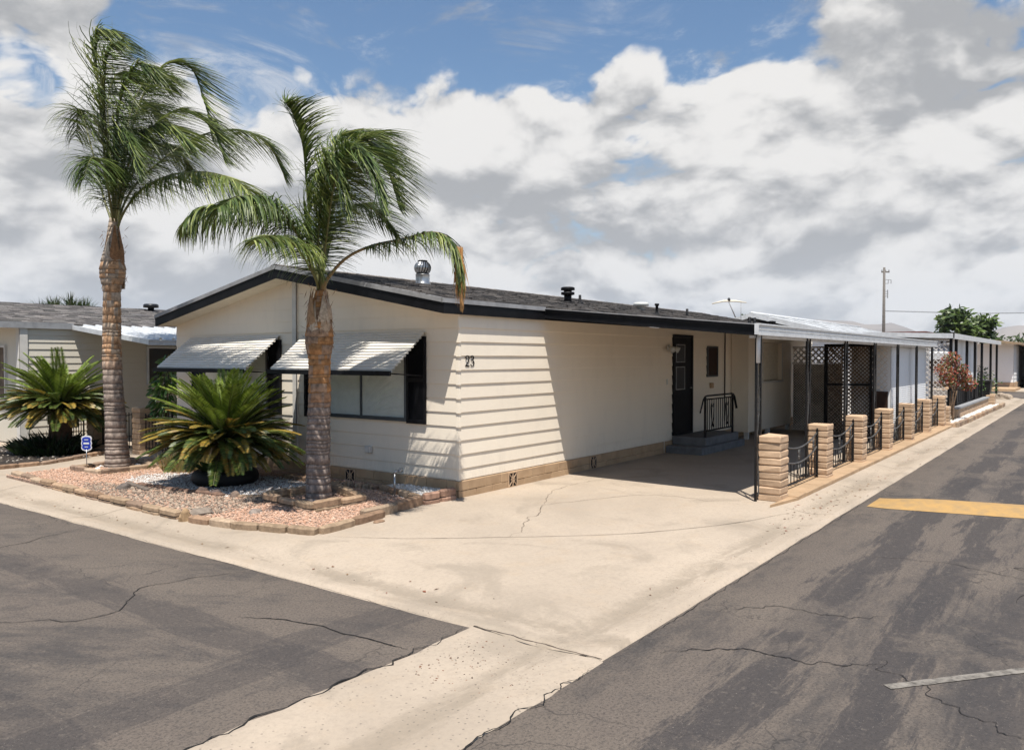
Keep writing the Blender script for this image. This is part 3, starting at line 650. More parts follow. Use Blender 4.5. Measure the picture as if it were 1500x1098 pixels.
# number 23
def text_obj(s,size,loc,rot,m,parent,name,ext=.006):
    cu=bpy.data.curves.new(name,'FONT'); cu.body=s; cu.size=size; cu.extrude=ext; cu.align_x='LEFT'
    o=bpy.data.objects.new(name,cu); col.objects.link(o)
    dg=bpy.context.evaluated_depsgraph_get(); me=bpy.data.meshes.new_from_object(o.evaluated_get(dg)); bpy.data.objects.remove(o)
    o=bpy.data.objects.new(name,me); me.materials.clear(); me.materials.append(m); col.objects.link(o); o.location=loc; o.rotation_euler=rot; o.parent=parent; return o
def digit_mesh(mb,which,ox,oz,h,thin,thick,d0,d1):
    # serif style digits drawn as stroked outlines, stroke width follows the direction
    if which=='2': pts=[(.08,.72),(.12,.88),(.30,1.0),(.50,.90),(.56,.72),(.46,.50),(.26,.25),(.06,.04),(.06,.03),(.60,.03)]
    else: pts=[(.08,.84),(.20,.97),(.36,.98),(.50,.84),(.46,.64),(.26,.54),(.48,.47),(.57,.27),(.45,.06),(.24,.0),(.06,.12)]
    P=bez([(p[0]*h,0,p[1]*h) for p in pts],60)
    vs=[];n=len(P)
    for i,p in enumerate(P):
        t=(P[min(i+1,n-1)]-P[max(i-1,0)]).normalized(); q=Vector((-t.z,0,t.x)); w=(thin+(thick-thin)*abs(t.z)**1.2)*.5
        if which=='2' and i>n*.87: w=thick*.42
        for s,dd in ((1,d0),(-1,d0),(1,d1),(-1,d1)): 
            c=p+q*w*s; vs.append((ox+c.x,dd,oz+c.z))
    fs=[]
    for i in range(n-1):
        o=i*4; fs+=[(o+2,o+3,o+7,o+6),(o,o+2,o+6,o+4),(o+1,o+5,o+7,o+3)]
    mb.add(vs,fs)
    tip=P[0]; mb.tube([(ox+tip.x+.006,d1+.0,oz+tip.z),(ox+tip.x+.006,d1-.004,oz+tip.z)],thick*.62,10)
    if which=='3': tip=P[-1]; mb.tube([(ox+tip.x+.004,d1,oz+tip.z),(ox+tip.x+.004,d1-.004,oz+tip.z)],thick*.62,10)
nm=MB(); digit_mesh(nm,'2',.13,1.93,.155,.005,.019,-.0165,-.0225); digit_mesh(nm,'3',.24,1.93,.155,.005,.019,-.0165,-.0225)
nm.build('house_number',M['black'],house)
# corner board at the siding corner
t=MB(); 
for i in range(len(Zl)-1):
    z0,z1=Zl[i],Zl[i+1]; t.add([(-.025,-.025,z0),(-.004,-.004,z1),(.03,-.024,z0),(.03,-.005,z1),(-.024,.03,z0),(-.005,.03,z1)],[(0,2,3,1),(4,0,1,5)])
    t.add([(-.025,-.025,z0),(.03,-.024,z0),(.03,.0,z0),(0,.0,z0),(0,.03,z0),(-.024,.03,z0)],[(5,4,3,2,1,0)])
t.build('corner_cap',M['siding'],wall)
# ---- entry door on the long side
d=MB(); d.box(7.10,7.16,-.05,-.002,.36,2.56); d.box(8.06,8.12,-.05,-.002,.36,2.56); d.box(7.16,8.06,-.05,-.002,2.50,2.56); d.box(7.16,8.06,-.055,-.002,.36,.40)
door=d.build('door',M['black'],house)
d=MB(); d.box(7.163,8.057,-.028,-.004,.402,2.497); d.build('door_leaf',M['black'],door)
for z0,z1 in ((1.95,2.35),(1.35,1.86)):
    d=MB(); 
    for a in ((7.24,7.26,z0,z1),(7.68,7.70,z0,z1),(7.26,7.68,z0,z0+.02),(7.26,7.68,z1-.02,z1)): d.box(a[0],a[1],-.040,-.0285,a[2],a[3])
    d.build('storm_pane_frame',M['galv'],door); d=MB(); d.box(7.262,7.678,-.033,-.0288,z0+.02,z1-.02); d.build('storm_pane',M['window_dark'],door)
d=MB(); d.tube([(7.98,-.03,1.38),(7.98,-.075,1.38),(7.90,-.075,1.38)],.010,8); d.build('door_handle',M['galv'],door)
w=MB(); 
for a in ((8.96,9.0,1.6,2.33),(9.54,9.58,1.6,2.33),(9.0,9.54,1.6,1.64),(9.0,9.54,2.29,2.33)): w.box(a[0],a[1],-.05,-.002,a[2],a[3])
wo=w.build('side_window',M['window_frame'],house); w=MB(); w.box(9.0,9.54,-.03,-.016,1.64,2.29); w.build('window_screen',M['brownwood'],wo)
l=MB(); l.lathe([(.055,0),(.055,.03),(.02,.035)],(0,0,0),14)
fl=thing('flood_light','white twin-head security light on the wall beside the black door','light',(6.86,-.02,2.28))
l=MB(); l.tube([(0,0,0),(0,-.04,0)],.055,14); l.build('mounting_plate',M['fixture'],fl)
for dx in (-.1,.12):
    l=MB(); l.tube([(0,-.04,0),(dx*.6,-.08,-.01)],.012,8); l.tube([(dx*.6,-.07,-.01),(dx,-.14,-.04),(dx*1.25,-.19,-.07)],[.03,.05,.062],14); l.build('lamp_head',M['fixture'],fl)
l=MB(); l.tube([(.02,-.05,-.03),(.03,-.10,-.12)],[.03,.035],10); l.build('sensor',M['fixture'],fl)
l=MB(); l.bbox(6.80,6.85,-.03,-.012,1.48,1.60,.004); l.build('doorbell_plate',M['fixture'],house)
l=MB(); l.bbox(9.14,9.30,-.06,-.012,1.33,1.46,.01); l.build('hose_bib_box',M['skirt'],house)
# ---- protruding bay room on the long side
b=MB(); bx0,bx1,by,bz0,bz1=10.5,13.88,-.46,.20,2.72
def bw(mb): 
    for (x0,x1,z0,z1) in ((bx0,11.55,bz0,bz1),(11.55,13.05,bz0,1.45),(11.55,13.05,2.45,bz1),(13.05,bx1,bz0,bz1)): mb.box(x0,x1,by,-.02,z0,z1)
bw(b); bay=b.build('bay_room',M['siding'],house)
b=MB(); b.box(11.56,13.04,by+.10,by+.13,1.46,2.44); b.build('bay_window_blind',M['soffit'],bay)
b=MB(); b.box(11.45,13.15,by-.03,by-.002,1.40,1.45); b.box(11.50,11.55,by-.02,by-.002,1.45,2.45); b.box(13.05,13.1,by-.02,by-.002,1.45,2.45); b.build('bay_window_trim',M['trim'],bay)
for x in (10.55,12.1,13.78):
    b=MB(); b.box(x-.05,x+.05,by+.01,by+.11,0.01,bz0); b.build('bay_leg',M['trim'],bay)
# roof fixtures
def rooflathe(name,label,cat,x,y,prof,m,n=20,dz=-.02,parts=None):
    o=MB(); o.lathe(prof,(0,0,0),n); t=thing(name,label,cat,(x,y,roofz(y)+dz)); o.build('flue' if name!='turbine_vent' else 'vent_collar',m,t); return t
t=rooflathe('turbine_vent','shiny round turbine vent on the shingle roof right of the shorter palm','roof vent',2.45,3.0,[(.16,0),(.15,.04),(.135,.06),(.135,.20),(.14,.21)],M['galv'])
o=MB()
for k in range(18):
    a0=2*math.pi*k/18; pts=[]
    for j in range(9):
        ph=-1.15+2.3*j/8; rr=.165*math.cos(ph*.98); z=.33+.145*math.sin(ph); a=a0+.25*math.sin(ph+.5); pts.append((a,rr,z))
    vs=[]
    for a,rr,z in pts: vs+=[(rr*math.cos(a),rr*math.sin(a),z),((rr-.012)*math.cos(a+.24),(rr-.012)*math.sin(a+.24),z)]
    o.add(vs,[(2*j,2*j+1,2*j+3,2*j+2) for j in range(8)])
o.build('turbine_blades',M['galv'],t)
o=MB(); o.lathe([(.02,.20),(.125,.215),(.125,.225),(.02,.23)],(0,0,0),18); o.lathe([(.10,.462),(.08,.478),(.02,.482)],(0,0,0),18); o.lathe([(.09,.22),(.11,.33),(.07,.45)],(0,0,0),14); o.build('turbine_core',M['rubber'],t)
t=rooflathe('chimney_flue','black metal flue with stacked caps on the roof ridge','flue',6.2,2.1,[(.085,0),(.085,.20)],M['black'])
o=MB(); o.lathe([(.10,.18),(.15,.19),(.15,.245),(.09,.25),(.09,.285),(.155,.29),(.155,.345),(.12,.36),(.03,.365)],(0,0,0),20); o.build('flue_cap',M['black'],t)
o=MB(); o.lathe([(.16,.0),(.16,.03),(.09,.04)],(0,0,0),18); o.build('flashing',M['black'],t)
t=thing('roof_vent_pipe','short black vent pipe beside the black flue on the roof','vent pipe',(6.55,2.0,roofz(2.0)),group=None); o=MB(); o.lathe([(.10,-.02),(.08,.03),(.035,.04),(.03,.20),(.01,.205)],(0,0,0),14); o.build('pipe',M['black'],t)
t=thing('roof_vent_pipe','black vent pipe left of the white roof cap, midway along the roof','vent pipe',(8.8,1.2,roofz(1.2))); o=MB(); o.lathe([(.07,-.02),(.04,.03),(.035,.04),(.035,.20),(.055,.20),(.055,.25),(.01,.255)],(0,0,0),14); o.build('pipe',M['black'],t)
t=thing('roof_cap_vent','low white round vent cap on the middle of the roof','roof vent',(9.9,2.2,roofz(2.2))); o=MB(); o.lathe([(.10,-.03),(.10,.10),(.20,.10),(.205,.16),(.17,.19),(.04,.20)],(0,0,0),20); o.build('cap',M['fixture'],t)
t=thing('roof_vent_pipe','slim black vent pipe above the door, alone on the roof','vent pipe',(11.0,1.4,roofz(1.4))); o=MB(); o.lathe([(.07,-.02),(.04,.03),(.035,.04),(.035,.20),(.01,.205)],(0,0,0),14); o.build('pipe',M['black'],t)
for i,(x,lab) in enumerate(((14.3,'left one of two slim black pipes near the right end of the roof'),(14.75,'right one of two slim black pipes near the right end of the roof'))):
    t=thing('roof_vent_pipe',lab,'vent pipe',(x,.9,roofz(.9))); o=MB(); o.lathe([(.07,-.02),(.045,.03),(.04,.04),(.04,.20),(.01,.205)],(0,0,0),14); o.build('pipe',M['black'],t)
t=thing('chimney_flue','small black capped flue above the white carport fascia','flue',(14.6,.35,roofz(.35)),); o=MB(); o.lathe([(.07,-.02),(.07,.12),(.13,.13),(.13,.17),(.03,.19)],(0,0,0),16); o.build('flue',M['black'],t)
# ---------------- entry steps with railing
st=thing('entry_steps','grey painted concrete steps below the black side door','steps',(6.75,0,0))
o=MB(); o.bbox(0,2.45,-.86,-.03,.012,.18,.012); o.build('lower_step',M['stepc'],st)
o=MB(); o.bbox(.32,2.2,-.80,-.03,.181,.36,.012); o.build('upper_step',M['stepc'],st)
ra=thing('step_railing','black iron stair railing with scrolls on the grey steps','railing',(7.12,-.76,.0))
zt=1.22
for x in (0.0,1.55):
    o=MB(); o.sqtube((x,0,.19 if x==0 else .36),(x,0,zt),.04); o.build('railing_post',M['blackiron'],ra)
o=MB(); o.tube([(-.26,0,.90),(-.10,0,1.17),(-.02,0,zt+.01),(.1,0,zt+.025),(1.45,0,zt+.025),(1.57,0,zt+.01),(1.66,0,1.17),(1.80,0,.90)],.026,8,None,True,.6); o.build('handrail',M['blackiron'],ra)
o=MB(); o.sqtube((0,0,.50),(1.55,0,.50),.024); o.sqtube((0,0,zt-.05),(1.55,0,zt-.05),.02); o.build('rail_bar',M['blackiron'],ra)
for k in range(1,13):
    x=1.55*k/13
    o=MB(); o.sqtube((x,0,.5),(x,0,zt-.04),.014); o.build('baluster',M['blackiron'],ra)
for x in (.36,1.19):
    o=MB()
    for s in (-1,1):
        o.tube([Vector((x+s*.0,-.012,.60)),Vector((x+s*.055,-.012,.78)),Vector((x+s*.085,-.012,1.0)),Vector((x+s*.055,-.012,1.07)),Vector((x+s*.02,-.012,1.03)),Vector((x+s*.035,-.012,.99))],.008,6)
        o.tube([Vector((x+s*.0,-.012,.60)),Vector((x+s*.05,-.012,.57)),Vector((x+s*.04,-.012,.63))],.008,6)
    o.build('scroll',M['blackiron'],ra)
# ---------------- carport
cp=thing('carport_awning','white metal carport roof on black posts along the side of the cream house','carport',(2.12,0,0))
CZ=lambda y: 2.86+.0972*y   # top surface
CX1=17.0-2.12
o=MB(); y=-.09
n=int(CX1/.30)
for i in range(n):
    x=CX1*i/n; w=CX1/n
    o.add([(x,-.01,CZ(0)-.06),(x+w*.9,-.01,CZ(0)-.06),(x+w*.9,-3.56,CZ(-3.56)-.06),(x,-3.56,CZ(-3.56)-.06),(x+w,-.01,CZ(0)-.06),(x+w,-3.56,CZ(-3.56)-.06)],[(0,1,2,3)])
    o.box(x+w*.9,x+w,-3.55,-.02,CZ(-3.5)-.055,CZ(-3.5)-.05) if 0 else o.add([(x+w*.9,-.01,CZ(0)-.06),(x+w*.9,-.01,CZ(0)-.012),(x+w,-.01,CZ(0)-.012),(x+w,-.01,CZ(0)-.06),(x+w*.9,-3.56,CZ(-3.56)-.06),(x+w*.9,-3.56,CZ(-3.56)-.012),(x+w,-3.56,CZ(-3.56)-.012),(x+w,-3.56,CZ(-3.56)-.06)],[(0,1,5,4),(1,2,6,5),(2,3,7,6)])
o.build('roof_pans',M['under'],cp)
o=MB() # left end gutter, black
def endbar(mb,x0,x1,d0,d1,ya=-.08,yb=-3.60):
    mb.add([(x0,ya,CZ(ya)-d1),(x1,ya,CZ(ya)-d1),(x1,ya,CZ(ya)-d0),(x0,ya,CZ(ya)-d0),(x0,yb,CZ(yb)-d1),(x1,yb,CZ(yb)-d1),(x1,yb,CZ(yb)-d0),(x0,yb,CZ(yb)-d0)],[(0,1,2,3),(7,6,5,4),(0,4,5,1),(2,6,7,3),(0,3,7,4),(1,5,6,2)])
endbar(o,-.02,.03,.0,.15); endbar(o,-.045,-.02,.12,.15); endbar(o,-.04,-.02,.0,.035)
o.build('end_gutter',M['black'],cp)
o=MB(); endbar(o,-.05,.0,-.016,-.004,-.09); o.build('end_drip_edge',M['drip'],cp)
o=MB(); zt=CZ(-3.6)+.02
o.box(-.045,CX1,-3.66,-3.60,zt-.155,zt); o.box(-.045,CX1,-3.685,-3.66,zt-.025,zt-.002); o.box(-.045,CX1,-3.690,-3.66,zt-.165,zt-.118); o.box(-.045,CX1,-3.675,-3.66,zt-.085,zt-.07)
o.build('side_fascia',M['whitemetal'],cp)
o=MB(); o.box(.04,CX1,-3.56,-3.50,zt-.20,zt-.085); o.build('beam',M['whitemetal'],cp)
for x in (4.85,9.7,14.5):
    pass
posts=[2.36,4.75,7.17,9.6,12.02,14.45,16.86]
plabs=['nearest scrolled black carport post, beside the first block pillar','black scrolled carport post behind the second block pillar','black scrolled carport post behind the third block pillar','black scrolled carport post behind the fourth block pillar','black scrolled carport post at the near edge of the white shed wall','black scrolled carport post in the middle of the white shed wall','farthest scrolled black carport post, at the far edge of the white shed wall']
def mk_post():
    t=thing('carport_post',plabs[0],'post',(0,0,0),group='ornamental posts under the carport fascia')
    for s in (-1,1):
        o=MB(); o.sqtube((s*.085,0,.01),(s*.085,0,2.42),.032); o.build('tube',M['blackiron'],t)
    o=MB(); o.box(-.13,.13,-.05,.05,.008,.022); o.build('foot_plate',M['blackiron'],t)
    o=MB(); P=[]
    for k in range(61):
        z=.08+2.26*k/60; P.append((.045*math.sin(z*5.6),0,z))
    o.tube(P,.009,6)
    for k in range(13):
        z=.22+k*.17; s=1 if math.cos(z*5.6)>0 else -1; c=.045*math.sin(z*5.6)
        for q in (1,-1):
            a=Vector((c,0,z)); tip=a+Vector((q*.045,-.012*q,.075)); mid=a+Vector((q*.038,.012,.025)); m2=a+Vector((q*.012,-.01,.06))
            o.add([a,mid,tip,m2],[(0,1,2,3)]); o.add([a+Vector((0,.006,0)),mid+Vector((0,.006,0)),tip,m2+Vector((0,.006,0))],[(3,2,1,0)])
    o.build('vine_scroll',M['grayiron'],t)
    return t
p0=mk_post()
PYv=-3.60+.04
for i,x in enumerate(posts):
    q=p0 if i==0 else dup(p0,(0,0,0),plabs[i]); q.location=(x-.0,PYv,0); q.rotation_euler=(0,0,R(0))
# white downspout bit on first post
o=MB(); o.tube([(2.27,-3.60,2.38),(2.24,-3.60,2.30),(2.235,-3.60,1.98)],.03,8); 
dsp=tag(o.build('downspout',M['whitemetal']),'short white downspout clipped to the nearest carport post','downspout')
# ---------------- fence of block pillars and iron panels
px=[2.40,4.78,7.20,9.62,12.1,14.55,17.0]
PW,PD=.36,.32
def mk_pillar(seed,h=.93,n=9):
    r=random.Random(seed); o=MB(); ch=h/n
    for k in range(n):
        j=r.uniform(-.004,.004); top=k==n-1
        o.bbox(0+j,PW+j,-PD+j,0+j,k*ch+.003,(k+1)*ch-(.0 if top else .005),.014,None,.006,r)
        if not top: o.box(.012,PW-.012,-PD+.012,-.012,(k+1)*ch-.006,(k+1)*ch+.005)
    return o
pl=['nearest slump-block fence pillar at the driveway end','second slump-block pillar from the driveway','third slump-block pillar from the driveway','fourth slump-block pillar from the driveway','fifth slump-block pillar from the driveway, by the near edge of the white shed','sixth slump-block pillar from the driveway, in front of the white shed','farthest slump-block pillar of the row, beside the red-leaved tree']
for i,x in enumerate(px):
    o=mk_pillar(i+20).build('fence_pillar',M['block'],None,(x,-3.55,.02)); tag(o,pl[i],'pillar','block pillars of the carport fence')
def mk_panel(w):
    t=thing('fence_panel','x','fence panel',(0,0,0),group='sagging iron panels between the block pillars')
    zc=lambda u,z0,dz: z0-dz*4*u*(1-u)
    for z0,m in ((.83,'grayiron'),(.60,'grayiron')):
        o=MB(); o.tube([(w*k/16,0,zc(k/16,z0,.17)) for k in range(17)],.013,8,None,True,.7); o.build('curved_rail',M[m],t)
    o=MB(); o.sqtube((0,0,.14),(w,0,.14),.018); o.build('bottom_rail',M['blackiron'],t)
    for x in (.018,w-.018):
        o=MB(); o.sqtube((x,0,.09),(x,0,.86),.034); o.tube([(x,0,.86),(x,0,.90)],[.02,.004],8); o.build('stile',M['blackiron'],t)
    n=13
    for k in range(1,n):
        u=k/n; o=MB(); o.sqtube((w*u,0,.14),(w*u,0,zc(u,.60,.17)),.012); o.build('picket',M['blackiron'],t)
    for u in (.12,.5,.88):
        o=MB(); zc0=(zc(u,.83,.17)+zc(u,.60,.17))/2
        for s in (-1,1):
            c=Vector((w*u+s*.028,0,zc0)); 
            o.tube([c+Vector((s*.018*math.cos(a),-.004,.07-.0+.03*math.sin(a)-.04)) for a in [x*.7 for x in range(8)]],.007,6)
            o.tube([c+Vector((s*.018*math.cos(a),-.004,-.04+.03*math.sin(a))) for a in [x*.7 for x in range(8)]],.007,6)
            o.tube([c+Vector((0,-.004,-.08)),c+Vector((s*.008,-.004,.09))],.006,6)
        o.build('scroll',M['grayiron'],t)
    u=.5; o=MB()
    for s in (-1,1): o.tube([(w*u,-.012,.18),(w*u+s*.07,-.012,.28),(w*u+s*.05,-.012,.40),(w*u+s*.015,-.012,.36),(w*u+s*.03,-.012,.33)],.007,6)
    o.build('heart_scroll',M['grayiron'],t); return t
fp=None; 
fl=['iron fence panel between the first and second block pillars','iron fence panel between the second and third block pillars','iron fence panel between the third and fourth block pillars','iron fence panel between the fourth and fifth block pillars','iron fence panel between the fifth and sixth block pillars','iron fence panel between the last two block pillars']
for i in range(6):
    w=px[1]-px[0]-PW-.01
    if fp is None: fp=mk_panel(w); q=fp; q['label']=fl[0]
    else: q=dup(fp,(0,0,0),fl[i])
    q.location=(px[i]+PW+.003,-3.71,0)
o=MB(); r=random.Random(9)
x=2.78
o.poly([(1.95,-3.875),(2.775,-4.0),(2.775,-3.87),(2.0,-3.865)],.01,.055)
while x<17.5:
    w=.4; o.bbox(x,x+w-.004,-4.0,-3.50,.01,.075,.008,None,.003,r); x+=w
tag(o.build('fence_curb',M['skirt']),'low tan block curb under the row of fence pillars','curb')
# ---------------- shed and lattice screens at carport end
sh=thing('white_shed','white lap-sided shed wall under the far end of the carport','shed',(12.05,-3.4,0))
o=MB(); z=.25; 
while z<2.33:
    o.add([(0,-.0,z),(0,-.012,z),(4.8,-.012,z),(4.8,0,z),(0,-.001,z+.052),(4.8,-.001,z+.052)],[(0,3,2,1),(1,2,5,4)]); z+=.052
o.box(0,4.8,.001,.9,.02,2.38); o.build('shed_siding',M['siding_w'],sh)
def lattice(mb,plane,u0,u1,z0,z1,pitch,w,th=.008,ang=45,off=0):
    # diagonal slats in two layers, clipped to the rectangle
    k=math.tan(R(ang))
    for layer,s in ((0,1),(1,-1)):
        c=-(z1-z0)/k if s>0 else 0; end=(u1-u0)+(0 if s>0 else (z1-z0)/k)
        t=c
        while t<end:
            # line: u=u0+t+s*z/k
            za,zb=z0,z1
            def U(z): return u0+t+s*(z-z0)/k
            lo,hi=u0,u1
            # clip
            if s>0: za=max(z0,z0+(lo-(u0+t))*k); zb=min(z1,z0+(hi-(u0+t))*k)
            else: za=max(z0,z0+((u0+t)-hi)*k); zb=min(z1,z0+((u0+t)-lo)*k)
            if zb>za+.01:
                h=w/2/math.sin(R(ang)); ua,ub=U(za),U(zb); o_=off+layer*th
                f=lambda u,z,d: (plane[1]+d,min(max(u,lo),hi),z) if plane[0]=='x' else (min(max(u,lo),hi),plane[1]+d,z)
                vs=[f(ua-h,za,o_),f(ua+h,za,o_),f(ub+h,zb,o_),f(ub-h,zb,o_),f(ua-h,za,o_+th),f(ua+h,za,o_+th),f(ub+h,zb,o_+th),f(ub-h,zb,o_+th)]
                mb.add(vs,[(0,1,2,3),(7,6,5,4),(0,4,5,1),(1,5,6,2),(2,6,7,3),(3,7,4,0)])
            t+=pitch
ls=thing('lattice_screen','pale lattice privacy screen at the back of the carport beside the bay room','lattice screen',(13.9,-1.8,0))
o=MB(); lattice(o,('x',0),0,1.30,.05,1.88,.075,.036); o.build('fine_lattice',M['lattice'],ls)
o=MB(); lattice(o,('x',0),0,1.30,1.92,2.33,.16,.042); o.build('wide_lattice',M['lattice'],ls)
o=MB(); o.box(-.02,.03,-.04,1.32,1.885,1.915); o.box(-.02,.03,-.04,0,.02,2.4); o.box(-.02,.03,0,1.3,.02,.05); o.box(-.02,.03,0,1.3,2.335,2.37); o.build('screen_frame',M['lattice'],ls)
o=MB(); o.box(.06,.10,.0,1.30,.05,1.88); o.build('dark_hole_backing',M['window_dark'],ls)  # dark sheet added behind the open lattice to make its holes dark
l2=thing('lattice_screen','dark-framed lattice screen left of the brown panel under the carport','lattice screen',(12.0,-2.95,0))
o=MB(); lattice(o,('x',0),0,1.0,.05,1.35,.095,.035); o.build('lower_lattice',M['wood'],l2)
o=MB(); lattice(o,('x',0),0,1.0,1.42,2.33,.095,.035); o.build('upper_lattice',M['wood'],l2)
o=MB(); o.box(-.03,.04,-.05,0,.02,2.4); o.box(-.03,.04,1.0,1.08,.02,2.4); o.box(-.02,.03,0,1,1.36,1.415); o.box(-.02,.03,0,1,.02,.05); o.box(-.02,.03,0,1,2.33,2.4); o.build('screen_frame',M['black'],l2)
l3=thing('lattice_screen','lattice gate with a solid brown lower panel next to the white shed','lattice screen',(11.95,-3.36,0))
o=MB(); lattice(o,('x',0),0,.36,1.25,2.33,.15,.035); o.build('upper_lattice',M['lattice'],l3)
o=MB(); o.box(0,.03,0,.36,.03,1.24); o.build('solid_panel',M['brownwood'],l3)
o=MB(); o.box(-.03,.04,.365,.41,.02,2.4); o.build('screen_frame',M['black'],l3)
# ---------------- trees helper: leaf clumps
def leafcloud(mb,centers,n,size,cols,r,aspect=2.2,droop=.2,up=.3):
    for (c,rad) in centers:
        for _ in range(int(n*rad**2)):
            d=Vector((r.gauss(0,1),r.gauss(0,1),r.gauss(0,1))).normalized(); q=c+Vector((d.x,d.y,d.z*.8))*rad*(r.random()**.35)
            l=size*r.uniform(.7,1.4); a=Vector((r.gauss(0,1),r.gauss(0,1),r.gauss(0,.6)-droop)).normalized(); b=a.orthogonal().normalized(); b=(b+d*up).normalized(); b=(b-a*b.dot(a)).normalized(); w=l/aspect
            cc=r.choice(cols); k=r.uniform(.75,1.25); cc=tuple(x*k for x in cc)
            mb.add([q,q+a*l*.5+b*w*.5,q+a*l,q+a*l*.5-b*w*.5],[(0,1,2,3)],cc)
def branchy(mb,base,tips,r0,c):
    for t in tips:
        m=(base+t)/2+Vector((rnd.uniform(-.1,.1),rnd.uniform(-.1,.1),.1))*(t-base).length*.4
        mb.tube(bez([base,m,t],8),[r0*(1-.8*k/7) for k in range(8)],6,c)
GREENS=[(.045,.085,.02),(.07,.13,.03),(.03,.055,.015),(.10,.16,.04)]
def tree(name,label,cat,base,h,crown,n,size,cols,trunk_r=.12,seed=1,group=None,aspect=2.2,leafm=None):
    r=random.Random(seed); t=thing(name,label,cat,base,group=group)
    tr=MB(); b0=Vector((0,0,0)); top=Vector((r.uniform(-.1,.1),r.uniform(-.1,.1),h))
    tr.tube(bez([b0,(b0+top)/2+Vector((.06,.03,0)),top],8),[trunk_r*(1-.45*k/7) for k in range(8)],8,(.16,.12,.09))
    cen=[(Vector(c),rad) for c,rad in crown]
    branchy(tr,top,[c for c,_ in cen],trunk_r*.5,(.15,.11,.085)); tr.build('trunk',M['bark'],t)
    lf=MB(); leafcloud(lf,cen,n,size,cols,r,aspect); lf.build('crown',M['leaf'],t); return t
# ------------------------------------------------------------------ palms
DENS=2.05
def frond(path,n_p=70,length=.62,seed=0,width=.0100,rr=.016,droop=.55,cols=None,start=.30,side_wind=(0.00,0.00,0),dead_from=2,spread=1.0,lenprof=None,rcol=(.20,.20,.08),basr=.04,hang=.0):
    r=random.Random(seed); mb=MB(); N=40; P=bez(path,N); wind=Vector(side_wind)
    dead=(.50,.27,.10)
    for seg in range(1):
        mb.tube(P,[rr*(1.35-1.2*k/(N-1))+basr*max(0,1-k/(N*.20))**1.2 for k in range(N)],8,rcol)
    cols=cols or [(.055,.10,.022),(.08,.14,.03),(.04,.075,.02),(.12,.17,.045)]
    n_p=int(n_p*DENS)
    for k in range(n_p):
        u=start+(1-start)*(k+r.random()*.7)/n_p; f=u*(N-1); i=min(int(f),N-2); p=P[i].lerp(P[i+1],f-i); t=(P[i+1]-P[i]).normalized()
        side0=t.cross(Vector((0,0,1)))
        if side0.length<.2: side0=t.cross(Vector((.6,-.7,0)))
        side0.normalize(); upv=side0.cross(t).normalized()
        prof=math.sin(math.pi*min(1,max(0,(u-start)/(1-start))*.86+.10))**.55
        for s in (-1,1):
            L=length*1.22*prof*r.uniform(.78,1.12)
            d=(side0*s*spread*r.uniform(.75,1.15)+t*r.uniform(.45,.85)+upv*r.uniform(-.25,.35)+wind*1.1+Vector((0,0,-hang))).normalized()
            c=r.choice(cols); kk=r.uniform(.75,1.3); c=tuple(x*kk for x in c)
            if u>dead_from: kd=r.uniform(.75,1.25); c=tuple(x*kd for x in dead)
            q=p.copy(); M_=5; w0=width*r.uniform(.75,1.2); vs=[]
            wd=d.cross(Vector((r.uniform(-.5,.5),r.uniform(-.5,.5),1))).normalized()
            dr=droop*r.uniform(.7,1.35)
            for m in range(M_+1):
                w=w0*(1-(m/M_)**1.6)+.0012
                vs+=[q+wd*w,q-wd*w]
                g=Vector((0,0,-1))*dr*(.35+m*.30)
                if u>dead_from: g*=2.5
                d=(d+(g+wind*(.5+m*.25))*.42).normalized(); q=q+d*L/M_
            mb.add(vs,[(2*m,2*m+1,2*m+3,2*m+2) for m in range(M_)],c)
    return mb
def palm_trunk(t,pts,radii,seed,colf,ring=.085):
    r=random.Random(seed); mb=MB(); P=bez(pts,200); L=[0]
    for a,b in zip(P,P[1:]): L.append(L[-1]+(b-a).length)
    tot=L[-1]; n=24; prof=[]; z=0; rows=[]
    while z<tot:
        st=ring*r.choice((.5,.8,1,1.2,1.7))*r.uniform(.85,1.15)
        rows+= [(z,1.0+.03*r.random()),(z+st*.86,.975),(z+st*.90,.93)]; z+=st
    rows=[q for q in rows if q[0]<tot]; vs=[];cs=[]
    import bisect
    for (z,k) in rows:
        i=min(max(bisect.bisect(L,z)-1,0),len(P)-2); p=P[i].lerp(P[i+1],(z-L[i])/max(1e-6,L[i+1]-L[i])); u=z/tot
        rad=float(np.interp(u,[a for a,b in radii],[b for a,b in radii]))
        for q in range(n):
            a=2*math.pi*q/n; nn=noise.noise(Vector((math.cos(a)*1.5,math.sin(a)*1.5,z*3+seed)))*.05+noise.noise(Vector((math.cos(a)*5,math.sin(a)*5,z*18+seed)))*.025
            rr=rad*(k+nn); vs.append((p.x+rr*math.cos(a),p.y+rr*math.sin(a),p.z+noise.noise(Vector((a,z,seed)))*.012))
    fs=[];m=len(rows)
    for i in range(m-1):
        for q in range(n):
            fs.append((i*n+q,i*n+(q+1)%n,(i+1)*n+(q+1)%n,(i+1)*n+q)); c=colf(rows[i][0]/tot,2*math.pi*q/n,r); k=.74 if rows[i][1]<.95 else 1; cs.append(tuple(x*k for x in c))
    fs.append(tuple(range((m-1)*n,m*n))); cs.append((.1,.06,.03))
    o=len(mb.v); mb.v=[tuple(v) for v in vs]; mb.f=fs; mb.c=cs; mb.sm=[True]*len(fs)
    return mb.build('trunk',M['bark'],t)
